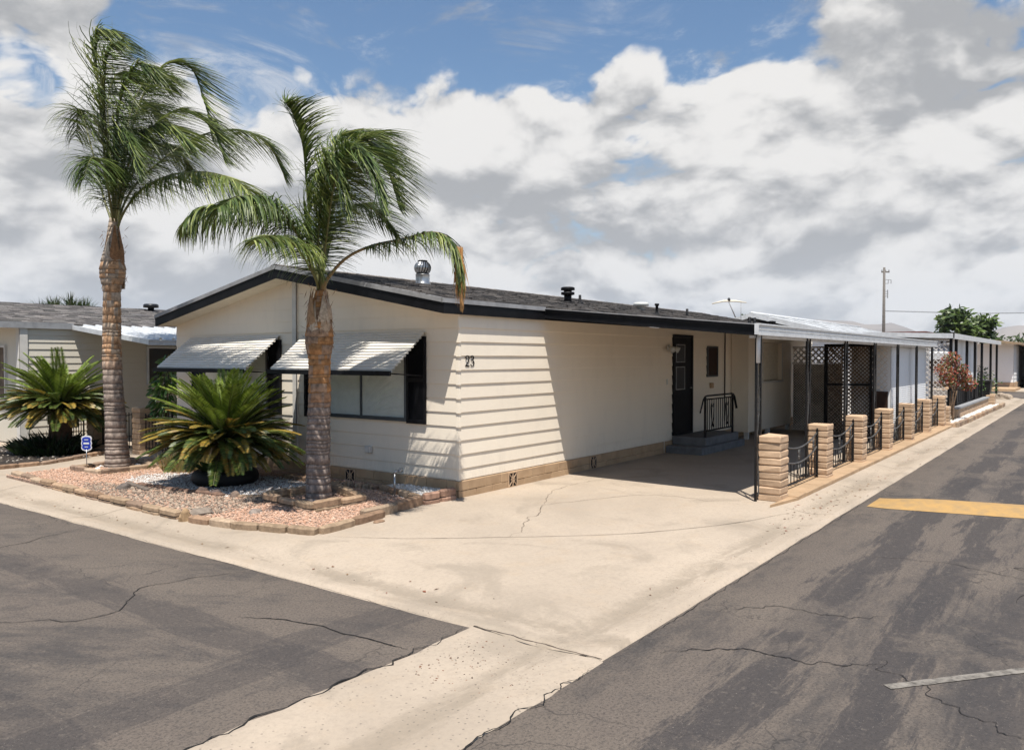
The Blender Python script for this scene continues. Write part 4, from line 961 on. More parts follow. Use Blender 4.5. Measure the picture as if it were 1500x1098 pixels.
def boots(t,center,z0,z1,rad,seed,n=9,top=None):
    r=random.Random(seed); mb=MB()
    for k in range(n):
        a=2*math.pi*k/n*2.4+r.uniform(-.3,.3); zz=z0+(z1-z0)*(k/n)*.6; h=(z1-zz)*r.uniform(.75,1.1); vs=[]; m=7; c=r.choice([(.46,.29,.17),(.56,.42,.30),(.34,.18,.09),(.64,.52,.40)])
        out=Vector((math.cos(a),math.sin(a),0)); tg=Vector((-math.sin(a),math.cos(a),0))
        for i in range(m+1):
            u=i/m; w=rad*(1.0*(1-u)**.9+.10); ro=rad*(1.28-.62*u+.18*math.sin(u*math.pi))
            c0=Vector(center)+Vector((0,0,zz+h*u)); 
            for s in (-1,-.5,0,.5,1):
                aa=a+s*w/rad*.55; vs.append(c0+Vector((math.cos(aa),math.sin(aa),0))*(ro-.02*abs(s)*(1-u)))
        fs=[]
        for i in range(m):
            for s in range(4): fs.append((i*5+s,i*5+s+1,i*5+s+6,i*5+s+5))
        mb.smooth=True; mb.add(vs,fs,c); mb.smooth=False
    for k in range(60):   # loose fibre
        a=r.uniform(0,6.28); z=r.uniform(z0,z1); p=Vector(center)+Vector((math.cos(a)*rad*1.12,math.sin(a)*rad*1.12,z)); d=Vector((math.cos(a)*.3,math.sin(a)*.3,r.uniform(-1,.8))).normalized()*r.uniform(.05,.16)
        mb.add([p,p+d*.5+Vector((.006,0,0)),p+d,p+d*.5-Vector((.006,0,0))],[(0,1,2,3)],(.30,.17,.08))
    return mb.build('leaf_bases',M['fiber'],t)
def bark1(u,a,r):
    k=.85+.3*r.random()
    if u<.36: c=(.36,.285,.235)
    elif u<.80: 
        f=min(1,(u-.36)/.1); g=noise.noise(Vector((math.cos(a)*1.2,math.sin(a)*1.2,u*30))); c=tuple(x*(1-f)+y*f for x,y in zip((.36,.285,.235),(.58,.35,.20) if g>-.05 else (.54,.41,.30)))
    else: c=(.50,.40,.31)
    return tuple(x*k for x in c)
def palm(label,base,depth,name_pts,radii,fr,crown_c,seed,boot,loc_label=None):
    t=thing('queen_palm',label,'palm tree',(0,0,0),group=None)
    return t
# palm 1 (tall, left)
b1=Vector((-1.47,6.95,.02)); D1=depth_of(b1)
p1=thing('queen_palm','tall windblown queen palm in the square stone-edged bed at far left','palm tree',(0,0,0),group='queen palms in the front bed')
t1=[Wd(173,686,D1),Wd(168,600,D1),Wd(164,520,D1),Wd(164,440,D1),Wd(165,395,D1),Wd(167,320,D1)]
palm_trunk(p1,t1,[(0,.26),(.03,.215),(.15,.180),(.5,.160),(.70,.15),(.72,.155),(.765,.215),(.80,.225),(.84,.19),(.90,.13),(1,.08)],1,bark1)
bc=Wd(167,395,D1); boots(p1,(bc.x,bc.y,0),bc.z-.34,bc.z+.75,.150,4,14)
def addfr(tree,D,specs,low=60,**kw):
    for i,(pts,opt) in enumerate(specs):
        dd=[p[2] if len(p)>2 else 0 for p in pts]; k_=((i*37)%11-5)*.9; path=[Wd(pts[0][0]+k_*.55,pts[0][1]+low,D+((i*53)%7-3)*.025)]+[Wd(p[0],p[1],D+d) for p,d in zip(pts,dd)]
        o=dict(kw); o.update(opt); frond(path,seed=i*7+int(D*3),**o).build('frond',M['leaf'],tree)
DG=[(.055,.09,.02),(.085,.13,.03),(.04,.066,.015),(.16,.20,.05)]
YG=[(.20,.24,.06),(.31,.34,.11),(.13,.17,.035),(.07,.11,.022)]
addfr(p1,D1,[
 ([(165,330),(156,260,.1),(147,165,0),(141,85,-.2),(146,48,-.5),(166,44,-.9)],dict(n_p=85,length=1.05,side_wind=(.42,-.50,0),droop=.75,cols=YG+DG)),
 ([(167,330),(166,240,-.6),(176,150,-1.5),(200,95,-2.1),(226,100,-2.6)],dict(n_p=80,length=.95,side_wind=(.40,-.48,0),droop=.7,cols=DG+YG)),
 ([(170,330),(182,240,.3),(205,150,.6),(240,95,.7),(278,98,.7),(300,150,.6),(312,205,.5)],dict(n_p=95,length=.85,side_wind=(0.35,-0.53,0),droop=.35,cols=DG+YG)),
 ([(171,330),(190,250,0),(225,185,-.1),(270,160,-.2),(312,190,-.3),(330,235,-.4)],dict(n_p=90,length=.85,side_wind=(0.31,-0.48,0),droop=.45,cols=YG+DG)),
 ([(172,330),(195,275,.2),(240,232,.5),(290,200,.9),(345,190,1.3),(392,208,1.6),(418,258,1.8)],dict(n_p=95,length=.80,side_wind=(0.22,-0.31,0),droop=.62,cols=YG+DG)),
 ([(172,335),(200,285,-.6),(245,258,-1.4),(300,252,-2.1),(350,268,-2.6),(385,310,-2.9)],dict(n_p=95,length=.85,side_wind=(0.18,-0.26,0),droop=.65,cols=YG)),
 ([(165,335),(152,290,.2),(138,232,.4),(124,180,.6),(116,160,.7),(111,200,.9)],dict(n_p=80,length=.72,side_wind=(0.04,-0.07,0),droop=.7,cols=DG+YG)),
 ([(166,335),(160,285,-.5),(148,240,-1.2),(134,232,-1.7),(122,262,-2.0)],dict(n_p=75,length=.7,side_wind=(0.13,-0.20,0),droop=.6,cols=DG)),
 ([(168,330),(178,250,.8),(196,175,1.6),(215,150,2.3),(240,170,2.9)],dict(n_p=80,length=.95,side_wind=(0.35,-0.48,0),droop=.4,cols=DG)),
 ([(168,330),(172,240,-.6),(180,190,-1.3),(196,200,-2.0),(208,250,-2.4)],dict(n_p=70,length=.8,side_wind=(0.31,-0.44,0),droop=.5,cols=DG)),
 ([(168,330),(162,230,.5),(158,150,1.0),(170,110,1.5),(196,105,1.9)],dict(n_p=80,length=1.0,side_wind=(0.31,-0.48,0),droop=.5,cols=DG)),
 ([(170,330),(190,262,.8),(225,215,1.6),(262,220,2.3),(290,262,2.8)],dict(n_p=80,length=.8,side_wind=(0.26,-0.35,0),droop=.55,cols=DG)),
 ([(168,330),(160,240,-.5),(153,150,-1.0),(158,80,-1.4),(180,58,-1.8)],dict(n_p=85,length=.95,side_wind=(.38,-.46,0),droop=.6,cols=DG+YG)),
 ([(169,330),(185,250,-.9),(215,192,-1.7),(250,182,-2.3),(285,215,-2.8)],dict(n_p=85,length=.8,side_wind=(.34,-.42,0),droop=.55,cols=YG+DG)),
 ([(168,330),(180,230,.4),(196,150,.9),(222,110,1.3),(250,120,1.7)],dict(n_p=85,length=.85,side_wind=(.34,-.42,0),droop=.5,cols=DG)),
 ([(167,330),(166,200),(165,100),(164,28)],dict(n_p=0,length=.1,rr=.012)),
],rr=.020,hang=.30)
# palm 2 (shorter, centre)
b2=Vector((-1.46,1.32,.02)); D2=depth_of(b2)
p2=thing('queen_palm','shorter queen palm with a brown hanging frond tip, beside the house corner','palm tree',(0,0,0),group='queen palms in the front bed')
t2=[Wd(467,736,D2),Wd(466,660,D2),Wd(468,590,D2),Wd(468,520,D2),Wd(468,480,D2),Wd(470,425,D2)]
def bark2(u,a,r):
    k=.85+.3*r.random()
    if u<.42: c=(.30,.24,.205)
    else:
        f=min(1,(u-.42)/.1); g=noise.noise(Vector((math.cos(a)*1.2,math.sin(a)*1.2,u*25+3))); c=tuple(x*(1-f)+y*f for x,y in zip((.30,.24,.205),(.52,.27,.12) if g>-.1 else (.42,.28,.19)))
    return tuple(x*k for x in c)
palm_trunk(p2,t2,[(0,.20),(.04,.175),(.3,.165),(.6,.152),(.68,.155),(.74,.20),(.80,.195),(.88,.14),(1,.07)],9,bark2,.075)
bc=Wd(468,480,D2); boots(p2,(bc.x,bc.y,0),bc.z-.26,bc.z+.55,.15,8,13)
addfr(p2,D2,[
 ([(468,425),(458,360,.1),(450,285,.2),(444,215,.2),(432,172,.1),(419,150,0)],dict(n_p=85,length=.62,side_wind=(0.22,-0.26,.05),droop=.25,cols=YG+DG,spread=.8)),
 ([(470,425),(476,360,-.2),(484,295,-.4),(503,238,-.7),(535,205,-1.0),(565,235,-1.2),(586,300,-1.3)],dict(n_p=100,length=.72,side_wind=(0.26,-0.31,0),droop=.45,cols=DG+YG,rcol=(.35,.30,.18))),
 ([(471,425),(480,355,.4),(496,275,.8),(520,215,1.2),(548,192,1.5),(572,215,1.8)],dict(n_p=95,length=.75,side_wind=(0.26,-0.31,0),droop=.40,cols=DG+YG)),
 ([(470,425),(478,380,.9),(492,330,1.8),(520,300,2.5),(556,310,3.0),(584,345,3.3)],dict(n_p=90,length=.65,side_wind=(0.18,-0.22,0),droop=.4,cols=DG)),
 ([(470,425),(474,360,.6),(478,300,1.2),(490,250,1.8),(512,240,2.2)],dict(n_p=80,length=.6,side_wind=(0.22,-0.26,0),droop=.4,cols=DG)),
 ([(472,428),(486,400,-.2),(510,376,-.4),(545,360,-.6),(590,350,-.8),(632,340,-.95),(660,352,-1.0),(673,385,-1.0),(676,440,-1.0)],dict(n_p=95,length=.42,droop=.8,cols=DG+YG,start=.42,dead_from=.93,rr=.022,rcol=(.30,.21,.10))),
 ([(467,425),(452,375,-.1),(425,330,-.3),(380,306,-.5),(330,300,-.7),(290,308,-.8),(270,328,-.9)],dict(n_p=105,length=.62,droop=.85,cols=YG+DG,side_wind=(0.07,-0.09,0))),
 ([(467,425),(450,385,-.6),(428,355,-1.2),(400,345,-1.8),(372,352,-2.2)],dict(n_p=80,length=.55,droop=.8,cols=YG+DG)),
 ([(467,425),(448,370,-.3),(420,318,-.7),(385,290,-1.1),(350,288,-1.5),(318,305,-1.8)],dict(n_p=90,length=.6,droop=.8,cols=DG)),
 ([(470,425),(479,340,-.6),(492,260,-1.1),(520,215,-1.6),(550,240,-2.0),(568,300,-2.3)],dict(n_p=90,length=.7,side_wind=(.26,-.31,0),droop=.45,cols=DG)),
 ([(470,425),(474,330,.3),(482,250,.7),(498,200,1.0),(520,190,1.3)],dict(n_p=85,length=.7,side_wind=(.26,-.31,0),droop=.4,cols=DG+YG)),
 ([(469,425),(466,350,-.3),(474,270,-.7),(486,230,-1.1),(505,250,-1.5),(515,310,-1.7)],dict(n_p=80,length=.6,side_wind=(0.26,-0.31,0),droop=.5,cols=DG+YG)),
],rr=.017,hang=.12)
o=MB(); r=random.Random(81)
for k in range(150):
    a=Wd(r.uniform(669,678),r.uniform(360,400),D2-1.0+r.uniform(-.05,.05)); L=r.uniform(.22,.50); d=Vector((r.gauss(0,.10),r.gauss(0,.10),-1)).normalized(); w=Vector((r.uniform(-1,1),r.uniform(-1,1),0)).normalized()*.007; kd=r.uniform(.7,1.2)
    e=a+d*L; mid=a+d*L*.5+Vector((r.gauss(0,.012),r.gauss(0,.012),0)); o.add([a-w,a+w,mid+w,e,mid-w],[(0,1,2,3,4)],(.62*kd,.34*kd,.13*kd))
tag(o.build('dead_frond_tip',M['leaf'],p2),'dry orange-brown frond tip')
# brown flower stalk remnants hanging near the crown
# ------------------------------------------------------------------ sago palms
def sago(label,base,scale,seed,n_up=34,n_low=62,trunk_h=.5,yellow=.5):
    r=random.Random(seed); t=thing('sago_palm',label,'sago palm',tuple(base),group='sago palms in front of the homes')
    tr=MB(); tr.lathe([(.20*scale,0),(.22*scale,.15),(.20*scale,trunk_h*.7),(.14*scale,trunk_h+.05)],(0,0,0),18,(.10,.06,.04),lambda a,z:1+.12*math.sin(a*9+z*40)); tr.build('trunk',M['bark'],t)
    rest=MB()
    for k in range(n_up+n_low):
        up=k<n_up; az=r.uniform(0,6.283)
        if up: el=R(r.uniform(38,84)); L=1.18*scale*r.uniform(.85,1.1)
        else: el=R(r.choice((r.uniform(20,50),r.uniform(-10,26),r.uniform(0,34)))); L=1.20*scale*r.uniform(.72,1.05)*math.cos(el*.6)
        dirh=Vector((math.cos(az),math.sin(az),0)); P=[]; p=Vector((0,0,trunk_h))+dirh*.1*scale; e=el; N=14
        if not up: p.z-=.12*r.random()
        for i in range(N+1):
            P.append(p.copy()); p=p+(dirh*math.cos(e)+Vector((0,0,1))*math.sin(e))*L/N; e-=R(1.8 if up else 2.2)*(1+.9*i/N)
        mb=MB(); yel=(not up) and r.random()<yellow; mb.tube(P,[.011*scale*(1-.7*i/N) for i in range(N+1)],4,(.13,.14,.04))
        n=64
        for j in range(n):
            u=.10+.90*j/n; f=u*N; i=min(int(f),N-1); q=P[i].lerp(P[i+1],f-i); tg=(P[i+1]-P[i]).normalized(); sd=tg.cross(Vector((0,0,1))); 
            if sd.length<.15: sd=Vector((-dirh.y,dirh.x,0))
            sd.normalize(); upv=sd.cross(tg).normalized(); l=.17*scale*math.sin(math.pi*(.12+.80*u))**.7*r.uniform(.9,1.08)
            for s in (-1,1):
                d=(sd*s*.78+tg*.62+upv*.30).normalized(); w=.0085*scale
                wv=tg.cross(d).cross(d).normalized()*w if 1 else 0
                if up: c=r.choice([(.16,.23,.03),(.11,.16,.02),(.24,.31,.05)])
                else:
                    c=r.choice([(.06,.10,.02),(.09,.14,.028),(.04,.065,.015),(.13,.18,.035)])
                    if yel and u>.35+.3*r.random(): c=r.choice([(.42,.30,.05),(.34,.20,.04),(.26,.22,.05)])
                    elif r.random()<.25: c=(.16,.17,.04)
                m1=q+d*l*.55+wv; m2=q+d*l*.55-wv; tip=q+d*l-upv*l*.12
                mb.add([q,m1,tip,m2],[(0,1,2,3)],c)
        if k<98: mb.build('frond',M['leaf'],t)
        else:
            o_=len(rest.v); rest.v+=mb.v; rest.f+=[tuple(i+o_ for i in f) for f in mb.f]; rest.c+=mb.c; rest.sm+=mb.sm
    tag(rest.build('fronds',M['leaf'],t),kind='stuff')
    return t
s2=Vector((-1.35,3.75,.10)); 
sago('large bushy sago palm with yellowing lower fronds growing in a black tyre',(-1.36,3.72,.12),1.0,31,54,215,.66,.42)
sago('dark green sago palm on a short reddish trunk at the left edge',(-1.05,10.15,.03),1.04,47,50,200,1.0,.3)
# tyre planter
o=MB(); prof=[(.36,.0),(.45,.01),(.50,.06),(.51,.13),(.49,.20),(.43,.235),(.36,.23),(.34,.19),(.36,.1),(.36,.04)]
o.lathe(prof,(0,0,0),48,None,lambda a,z:1+(.006*math.sin(a*48) if z<.19 else 0)); tp=tag(o.build('tyre_planter',M['rubber'],None,(-1.36,3.72,.05)),'black tyre used as a planter under the bushy sago palm','planter')
o=MB(); o.lathe([(.37,.0),(.37,.02),(.02,.03)],(0,0,0),20); q=o.build('planter_soil',M['soil'],tp); q.location=(0,0,.15)
# broad leaves low at the tyre
o=MB(); r=random.Random(77)
for k in range(26):
    a=r.uniform(2.6,6.0); b=Vector((math.cos(a),math.sin(a),0))*.30+Vector((0,0,.18)); d=Vector((math.cos(a)*.6,math.sin(a)*.6,1)).normalized(); L=r.uniform(.2,.42); sd=Vector((-math.sin(a),math.cos(a),0))*L*.28; vs=[]
    for i in range(6):
        u=i/5; w=math.sin(math.pi*min(.98,u*.85+.1)); p=b+d*L*u+Vector((math.cos(a),math.sin(a),0))*L*.35*u*u-Vector((0,0,.2*L*u*u)); vs+=[p+sd*w,p-Vector((0,0,.02)),p-sd*w]
    fs=[]
    for i in range(5): fs+=[(3*i,3*i+1,3*i+4,3*i+3),(3*i+1,3*i+2,3*i+5,3*i+4)]
    c=tuple(x*r.uniform(.7,1.2) for x in (.035,.075,.02)); o.smooth=True; o.add(vs,fs,c)
q=o.build('broadleaf_plant',M['leaf'],None,(-1.36,3.72,.05)); tag(q,'dark broad-leaved plant growing low in the black tyre','plant')
# ------------------------------------------------------------------ front bed: fill, stones, edging
bed=[(-3.12,7.4),(-3.2,4.5),(-3.24,1.8),(-3.17,.9),(-2.82,-.2),(-2.2,-.16),(-1.3,0.0),(-.75,.12),(-.03,.02),(-.03,7.4),(-.6,7.7),(-2.2,7.55)]
o=MB(); o.poly(bed,.0,.062); struct('gravel_bed',o,M['base_gravel'])
def inpoly(x,y,poly):
    c=False; n=len(poly)
    for i in range(n):
        x1,y1=poly[i]; x2,y2=poly[(i+1)%n]
        if (y1>y)!=(y2>y) and x<(x2-x1)*(y-y1)/(y2-y1)+x1: c=not c
    return c
white=[(-2.2,5.3),(-2.25,4.7),(-2.15,3.9),(-2.12,3.4),(-2.05,2.5),(-1.75,2.0),(-1.2,2.25),(-.55,2.3),(-.55,4.2),(-1.2,5.3),(-1.7,5.6)]
brown=[(-3.1,1.5),(-2.1,1.7),(-1.8,2.0),(-2.1,2.45),(-2.2,3.4),(-2.35,4.6),(-2.7,5.5),(-3.1,4.6)]
white2=[(-.78,.12),(-.03,.05),(-.03,1.15),(-.45,1.1)]
PINK=[(.66,.41,.29),(.72,.47,.34),(.58,.34,.23),(.76,.53,.40),(.62,.36,.24),(.68,.44,.31)]; WHT=[(.90,.86,.82),(.78,.73,.68),(.95,.93,.9),(.6,.55,.5)]; BRN=[(.38,.27,.20),(.28,.20,.15),(.48,.37,.28),(.20,.16,.13),(.55,.44,.34)]; ORG=[(.58,.36,.22),(.50,.30,.17),(.62,.43,.28)]
def pebble(mb,x,y,z,s,c,r):
    a=r.uniform(0,6.28); ca,sa=math.cos(a),math.sin(a); sx,sy,sz=s*r.uniform(.8,1.5),s*r.uniform(.6,1.0),s*r.uniform(.4,.8)
    V=[(sx,0,0),(.1*sx,sy,.1*sz),(-sx*.9,.1*sy,-.1*sz),(-.1*sx,-sy,.15*sz),(.1*sx,.1*sy,sz)]
    V=[(x+(u*ca-v*sa),y+(u*sa+v*ca),z+w) for u,v,w in V]
    mb.add(V,[(0,1,4),(1,2,4),(2,3,4),(3,0,4)],c)
st=MB(); r=random.Random(99); nst=0
boxp=[]
while nst<36000:
    x=r.uniform(-3.2,-.04); y=r.uniform(-.2,7.6)
    if not inpoly(x,y,bed): continue
    if r.random()>1.15-.055*(y): continue
    nst+=1; jx,jy=x+r.uniform(-.1,.1),y+r.uniform(-.1,.1)
    if inpoly(jx,jy,white) or inpoly(jx,jy,white2): c=r.choice(WHT); s=.013
    elif inpoly(jx,jy,brown): c=r.choice(BRN+PINK[:1]); s=.020
    else: c=r.choice(PINK if y<6 or x<-2 else PINK+ORG+ORG); s=.0165
    k=r.uniform(.88,1.08); pebble(st,x,y,.062+r.uniform(-.004,.012),s*r.choice((.55,.8,1,1,1.35))*r.uniform(.85,1.15),tuple(q*k for q in c),r)
tag(st.build('gravel',M['stone']),'pink, white and brown landscaping gravel in the front bed','gravel',kind='stuff')
# fallen leaves and twigs in the gutter
g=MB(); r=random.Random(15)
for k in range(150):
    x=r.choice((r.uniform(1.5,5),r.uniform(0,17),r.uniform(-3,17))); y=-4.38+r.gauss(0,.14)
    if r.random()<.2: x,y=-3.62+r.gauss(0,.12),r.uniform(-3,7)
    if not(x>AX+.05 and y>AY+.05): continue
    z=cz(min(x-AX,y-AY))+.004; a=r.uniform(0,6.28); L=r.uniform(.02,.07); w=r.uniform(.004,.014); u=Vector((math.cos(a),math.sin(a),0)); v=Vector((-math.sin(a),math.cos(a),0)); p=Vector((x,y,z))
    g.add([p-u*L*.5,p+v*w+Vector((0,0,.006)),p+u*L*.5,p-v*w],[(0,1,2,3)][::-1],r.choice([(.24,.13,.07),(.33,.20,.10),(.15,.09,.06),(.28,.10,.06)]))
tag(g.build('leaf_litter',M['leaf']),'fallen dry leaves and twigs along the concrete gutter','leaf litter',kind='stuff')
# spilled grit on the concrete
g=MB(); r=random.Random(5)
for k in range(420):
    if k<200: y=-4.36+r.gauss(0,.13); x=r.uniform(-3.5,12) 
    else: x=-3.62+r.gauss(0,.12); y=r.uniform(-4,8)
    if r.random()<.35: x=r.uniform(-5,-4.2); y=r.uniform(-4.6,-3.8)
    if not (x>AX+.05 or AY+.1<y<AY+1.1): continue
    pebble(g,x,y,(cz(min(x-AX,y-AY)) if x>AX else pz((y-AY)/1.1)+.004)-.001,r.uniform(.004,.010),r.choice([(.25,.17,.12),(.30,.16,.10),(.12,.09,.07),(.40,.30,.22)]),r)
tag(g.build('spilled_grit',M['stone']),'loose grit and leaf bits lying in the concrete gutters','grit',kind='stuff')
SLP=[(.46,.33,.22),(.50,.34,.22),(.40,.26,.17),(.54,.40,.28),(.36,.25,.18)]
def edging(pts,h,w,bl,seed,z0=.0,jit=.012,cols=SLP,two=False):
    r=random.Random(seed); mb=MB(); P=[Vector((a,b,0)) for a,b in pts]
    for a,b in zip(P,P[1:]):
        L=(b-a).length; n=max(1,round(L/bl)); t=(b-a).normalized(); q=Vector((-t.y,t.x,0))
        for lay in range(2 if two else 1):
            hh=h/(2 if two else 1)
            for i in range(n):
                s0,s1=L*i/n+.006+r.uniform(0,.01),L*(i+1)/n-.006-r.uniform(0,.01); j=r.uniform(-jit,jit); zt=z0+hh*(lay+1)*(1+r.uniform(-.14,.10)); zb=z0+hh*lay; kk_=r.uniform(.82,1.15); c=tuple(x*kk_ for x in r.choice(cols)); b_=.014
                N=4; top=[];bot=[]
                ring0=[];ring1=[];ring2=[]
                K=6
                for (sgn) in (1,-1):
                    for k in range(K+1) if sgn==1 else range(K,-1,-1):
                        u=k/K; ss=s0+(s1-s0)*u; e=r.uniform(-.006,.006); corner=.02 if k in (0,K) else 0
                        p=a+t*ss+q*(j+sgn*(w/2-corner)+e); ring0.append(p+Vector((0,0,zb))); ring1.append(p+Vector((0,0,zt-.018+r.uniform(-.004,.004)))); pi=a+t*(ss+(.018 if k==0 else -.018 if k==K else 0))+q*(j+sgn*(w/2-.022-corner)+e); ring2.append(pi+Vector((0,0,zt+r.uniform(-.004,.003))))
                m=len(ring0); vs=ring0+ring1+ring2; fs=[(q2,(q2+1)%m,m+(q2+1)%m,m+q2) for q2 in range(m)]+[(m+q2,m+(q2+1)%m,2*m+(q2+1)%m,2*m+q2) for q2 in range(m)]
                for k in range(K): fs.append((2*m+k,2*m+k+1,2*m+m-2-k,2*m+m-1-k))
                fs=[tuple(reversed(f)) for f in fs]; mb.add(vs,fs,c)
    return mb
tag(edging([(-3.0,7.42),(-3.12,5.6),(-3.2,3.6),(-3.24,1.85)],.12,.13,.42,1,two=True).build('stone_edging',M['edge']),'worn stone edging along the street side of the gravel bed, left stretch','edging')
tag(edging([(-3.22,1.62),(-3.14,.85),(-2.80,-.27)],.11,.13,.40,2).build('stone_edging',M['edge']),'stone edging along the street side of the gravel bed, right stretch ending at the corner','edging')
tag(edging([(-2.76,-.27),(-2.2,-.20),(-1.62,-.12)],.11,.12,.42,3).build('stone_edging',M['edge']),'stone edging facing the driveway, nearest the bed corner','edging')
tag(edging([(-1.9,-.02),(-1.3,-.02),(-.72,.06)],.13,.12,.42,4,z0=.03).build('stone_edging',M['edge']),'thicker stone edging facing the driveway, beside the raised corner bed','edging')
tag(edging([(-1.98,-.33),(-1.80,-.33)],.05,.08,.2,14).build('loose_brick',M['edge']),'small loose brick lying on the driveway against the bed edging','brick')
# square beds round the palms
o=edging([(-2.16,7.19),(-2.12,6.21),(-1.13,6.24),(-.95,7.47),(-2.16,7.19)],.10,.11,.40,5,z0=.045); tag(o.build('tree_ring',M['edge']),'square tan block border round the taller palm','edging')
o=edging([(-1.98,1.84),(-2.09,.67),(-1.21,.66),(-.80,1.88),(-1.98,1.84)],.16,.12,.40,6,z0=.03,two=True); tag(o.build('tree_ring',M['edge']),'two-course block border round the shorter palm','edging')
for nm_,base,lab in (('a',(-1.5,6.85),'white landscaping rocks at the foot of the taller palm'),):
    o=MB(); r=random.Random(12)
    for k in range(14):
        a=r.uniform(0,6.28); pebble(o,base[0]+math.cos(a)*.34,base[1]+math.sin(a)*.34,.07,r.uniform(.04,.08),r.choice(WHT),r)
    tag(o.build('white_rocks',M['stone']),lab,'rocks',kind='stuff')
# brick-on-edge border and raised corner bed
o=edging([(-.49,3.4),(-.52,2.19),(-.40,1.25)],.11,.10,.075,7,z0=.03,jit=.006); tag(o.build('brick_border',M['edge']),'soldier-course brick border at the foot of the front wall','edging')
o=edging([(-.40,1.22),(-.70,.10)],.17,.10,.30,8,z0=.0,two=True); tag(o.build('raised_bed_border',M['edge']),'left block side of the raised corner bed with white gravel','edging')
o=edging([(-.72,.03),(-.10,-.02)],.19,.10,.36,18,z0=.0,two=True,cols=[(.40,.22,.16),(.46,.28,.2)]); tag(o.build('raised_bed_border',M['edge']),'reddish block side of the raised corner bed facing the driveway','edging')
o=MB(); r=random.Random(44)
for k in range(900):
    x=r.uniform(-.68,-.06); y=r.uniform(.06,1.2)
    if y>1.2-(x+.68)*0.2 or x<-.68+(y-.1)*.27+.05: continue
    pebble(o,x,y,.13,.018*r.uniform(.7,1.3),r.choice(WHT),r)
o.poly([(-.65,.07),(-.05,.03),(-.05,1.2),(-.38,1.2)],.06,.132,(.5,.45,.4)); tag(o.build('white_gravel',M['stone']),'white gravel filling the raised corner bed','gravel',kind='stuff')
# timbers and rocks dividing the gravel colours
def log(a,b,w,h,c,seed):
    return edging([a,b],h,w,.6,seed,z0=.04,cols=[c])
for i,(a,b,lab) in enumerate((((-2.36,4.85),(-2.53,3.9),'grey weathered timber divider in the left of the gravel bed'),((-2.33,4.6),(-2.12,2.6),'reddish timber divider between white and brown gravel'),((-2.07,2.4),(-1.75,1.95),'light tan stone slab divider beside the shorter palm bed'))):
    tag(log(a,b,.09,.07,[(.22,.18,.15),(.24,.15,.11),(.40,.28,.19)][i],60+i).build('bed_divider',M['edge']),lab,'divider')
def rock(x,y,z,sx,sy,sz,c,seed,label):
    r=random.Random(seed); mb=MB(); n=12; vs=[(0,0,sz)]; rows=5
    for i in range(1,rows):
        ph=math.pi*.5*(i/(rows-1))
        for k in range(n):
            a=2*math.pi*k/n; d=Vector((math.cos(a)*math.sin(ph),math.sin(a)*math.sin(ph),math.cos(ph))); q=1+.28*noise.noise(d*1.6+Vector((seed,0,0))); vs.append((d.x*sx*q,d.y*sy*q,d.z*sz*q))
    fs=[(0,1+k,1+(k+1)%n) for k in range(n)]
    for i in range(rows-2):
        for k in range(n): fs.append((1+i*n+k,1+(i+1)*n+k,1+(i+1)*n+(k+1)%n,1+i*n+(k+1)%n))
    mb.add(vs,fs,c); o=mb.build('rock',M['edge'],None,(x,y,z)); o.rotation_euler=(0,0,r.uniform(0,3)); tag(o,label,'rock')
rock(-3.24,1.72,.0,.09,.07,.17,(.46,.31,.18),1,'upright tan rock standing in the gap of the street-side edging')
rock(-3.02,1.72,.05,.17,.12,.10,(.33,.27,.22),2,'flat grey-brown rock behind the upright tan rock')
rock(-2.62,4.45,.05,.15,.10,.09,(.19,.16,.14),3,'dark grey rock at the left end of the brown gravel')
rock(-2.55,1.25,.05,.14,.09,.06,(.34,.28,.24),4,'low rock between the brown and pink gravel')
rock(-2.12,3.15,.05,.10,.09,.10,(.17,.12,.10),5,'dark red rock on the edge of the white gravel, left one')
rock(-2.10,2.85,.05,.11,.09,.09,(.16,.12,.11),6,'dark red rock on the edge of the white gravel, right one')
rock(-2.04,2.45,.05,.10,.08,.10,(.26,.19,.15),7,'brown rock at the right end of the reddish timber')
# standpipe
sp=thing('standpipe','grey water standpipe rising from the gravel by the raised corner bed','standpipe',(-.63,.67,.05))
o=MB(); o.tube([(0,0,0),(0,0,.34)],.015,10); o.tube([(0,0,.34),(.02,0,.37),(.06,-.02,.38)],.017,10); o.build('pipe',M['galv'],sp)
o=MB(); o.tube([(.05,-.02,.375),(.12,-.03,.37)],.02,10); o.tube([(.10,-.03,.37),(.10,-.03,.41)],.006,6); o.tube([(.07,-.03,.41),(.13,-.03,.41)],.007,6); o.build('valve',M['galv'],sp)
# small shrub behind the sago at the wall and dry grass tuft
r=random.Random(3)
o=MB()
for k in range(900):
    a=r.uniform(0,6.28); rr=r.random()**.5*.42; x,y=-1.0+rr*math.cos(a)*.8,5.55+rr*math.sin(a)*1.1; h=r.uniform(.18,.42); d=Vector((r.gauss(0,.35),r.gauss(0,.35),1)).normalized(); b=Vector((x,y,.06)); w=Vector((r.uniform(-1,1),r.uniform(-1,1),0)).normalized()*.004
    c=tuple(q*r.uniform(.7,1.2) for q in r.choice([(.28,.22,.07),(.22,.20,.07),(.33,.25,.10)])); o.add([b-w,b+w,b+d*h*.6+w*.8,b+d*h+Vector((d.x,d.y,-.3))*.06,b+d*h*.6-w*.8],[(0,1,2,3,4)],c)
tag(o.build('grass_tuft',M['leaf']),'yellowed low grassy bush behind the bushy sago palm','bush')
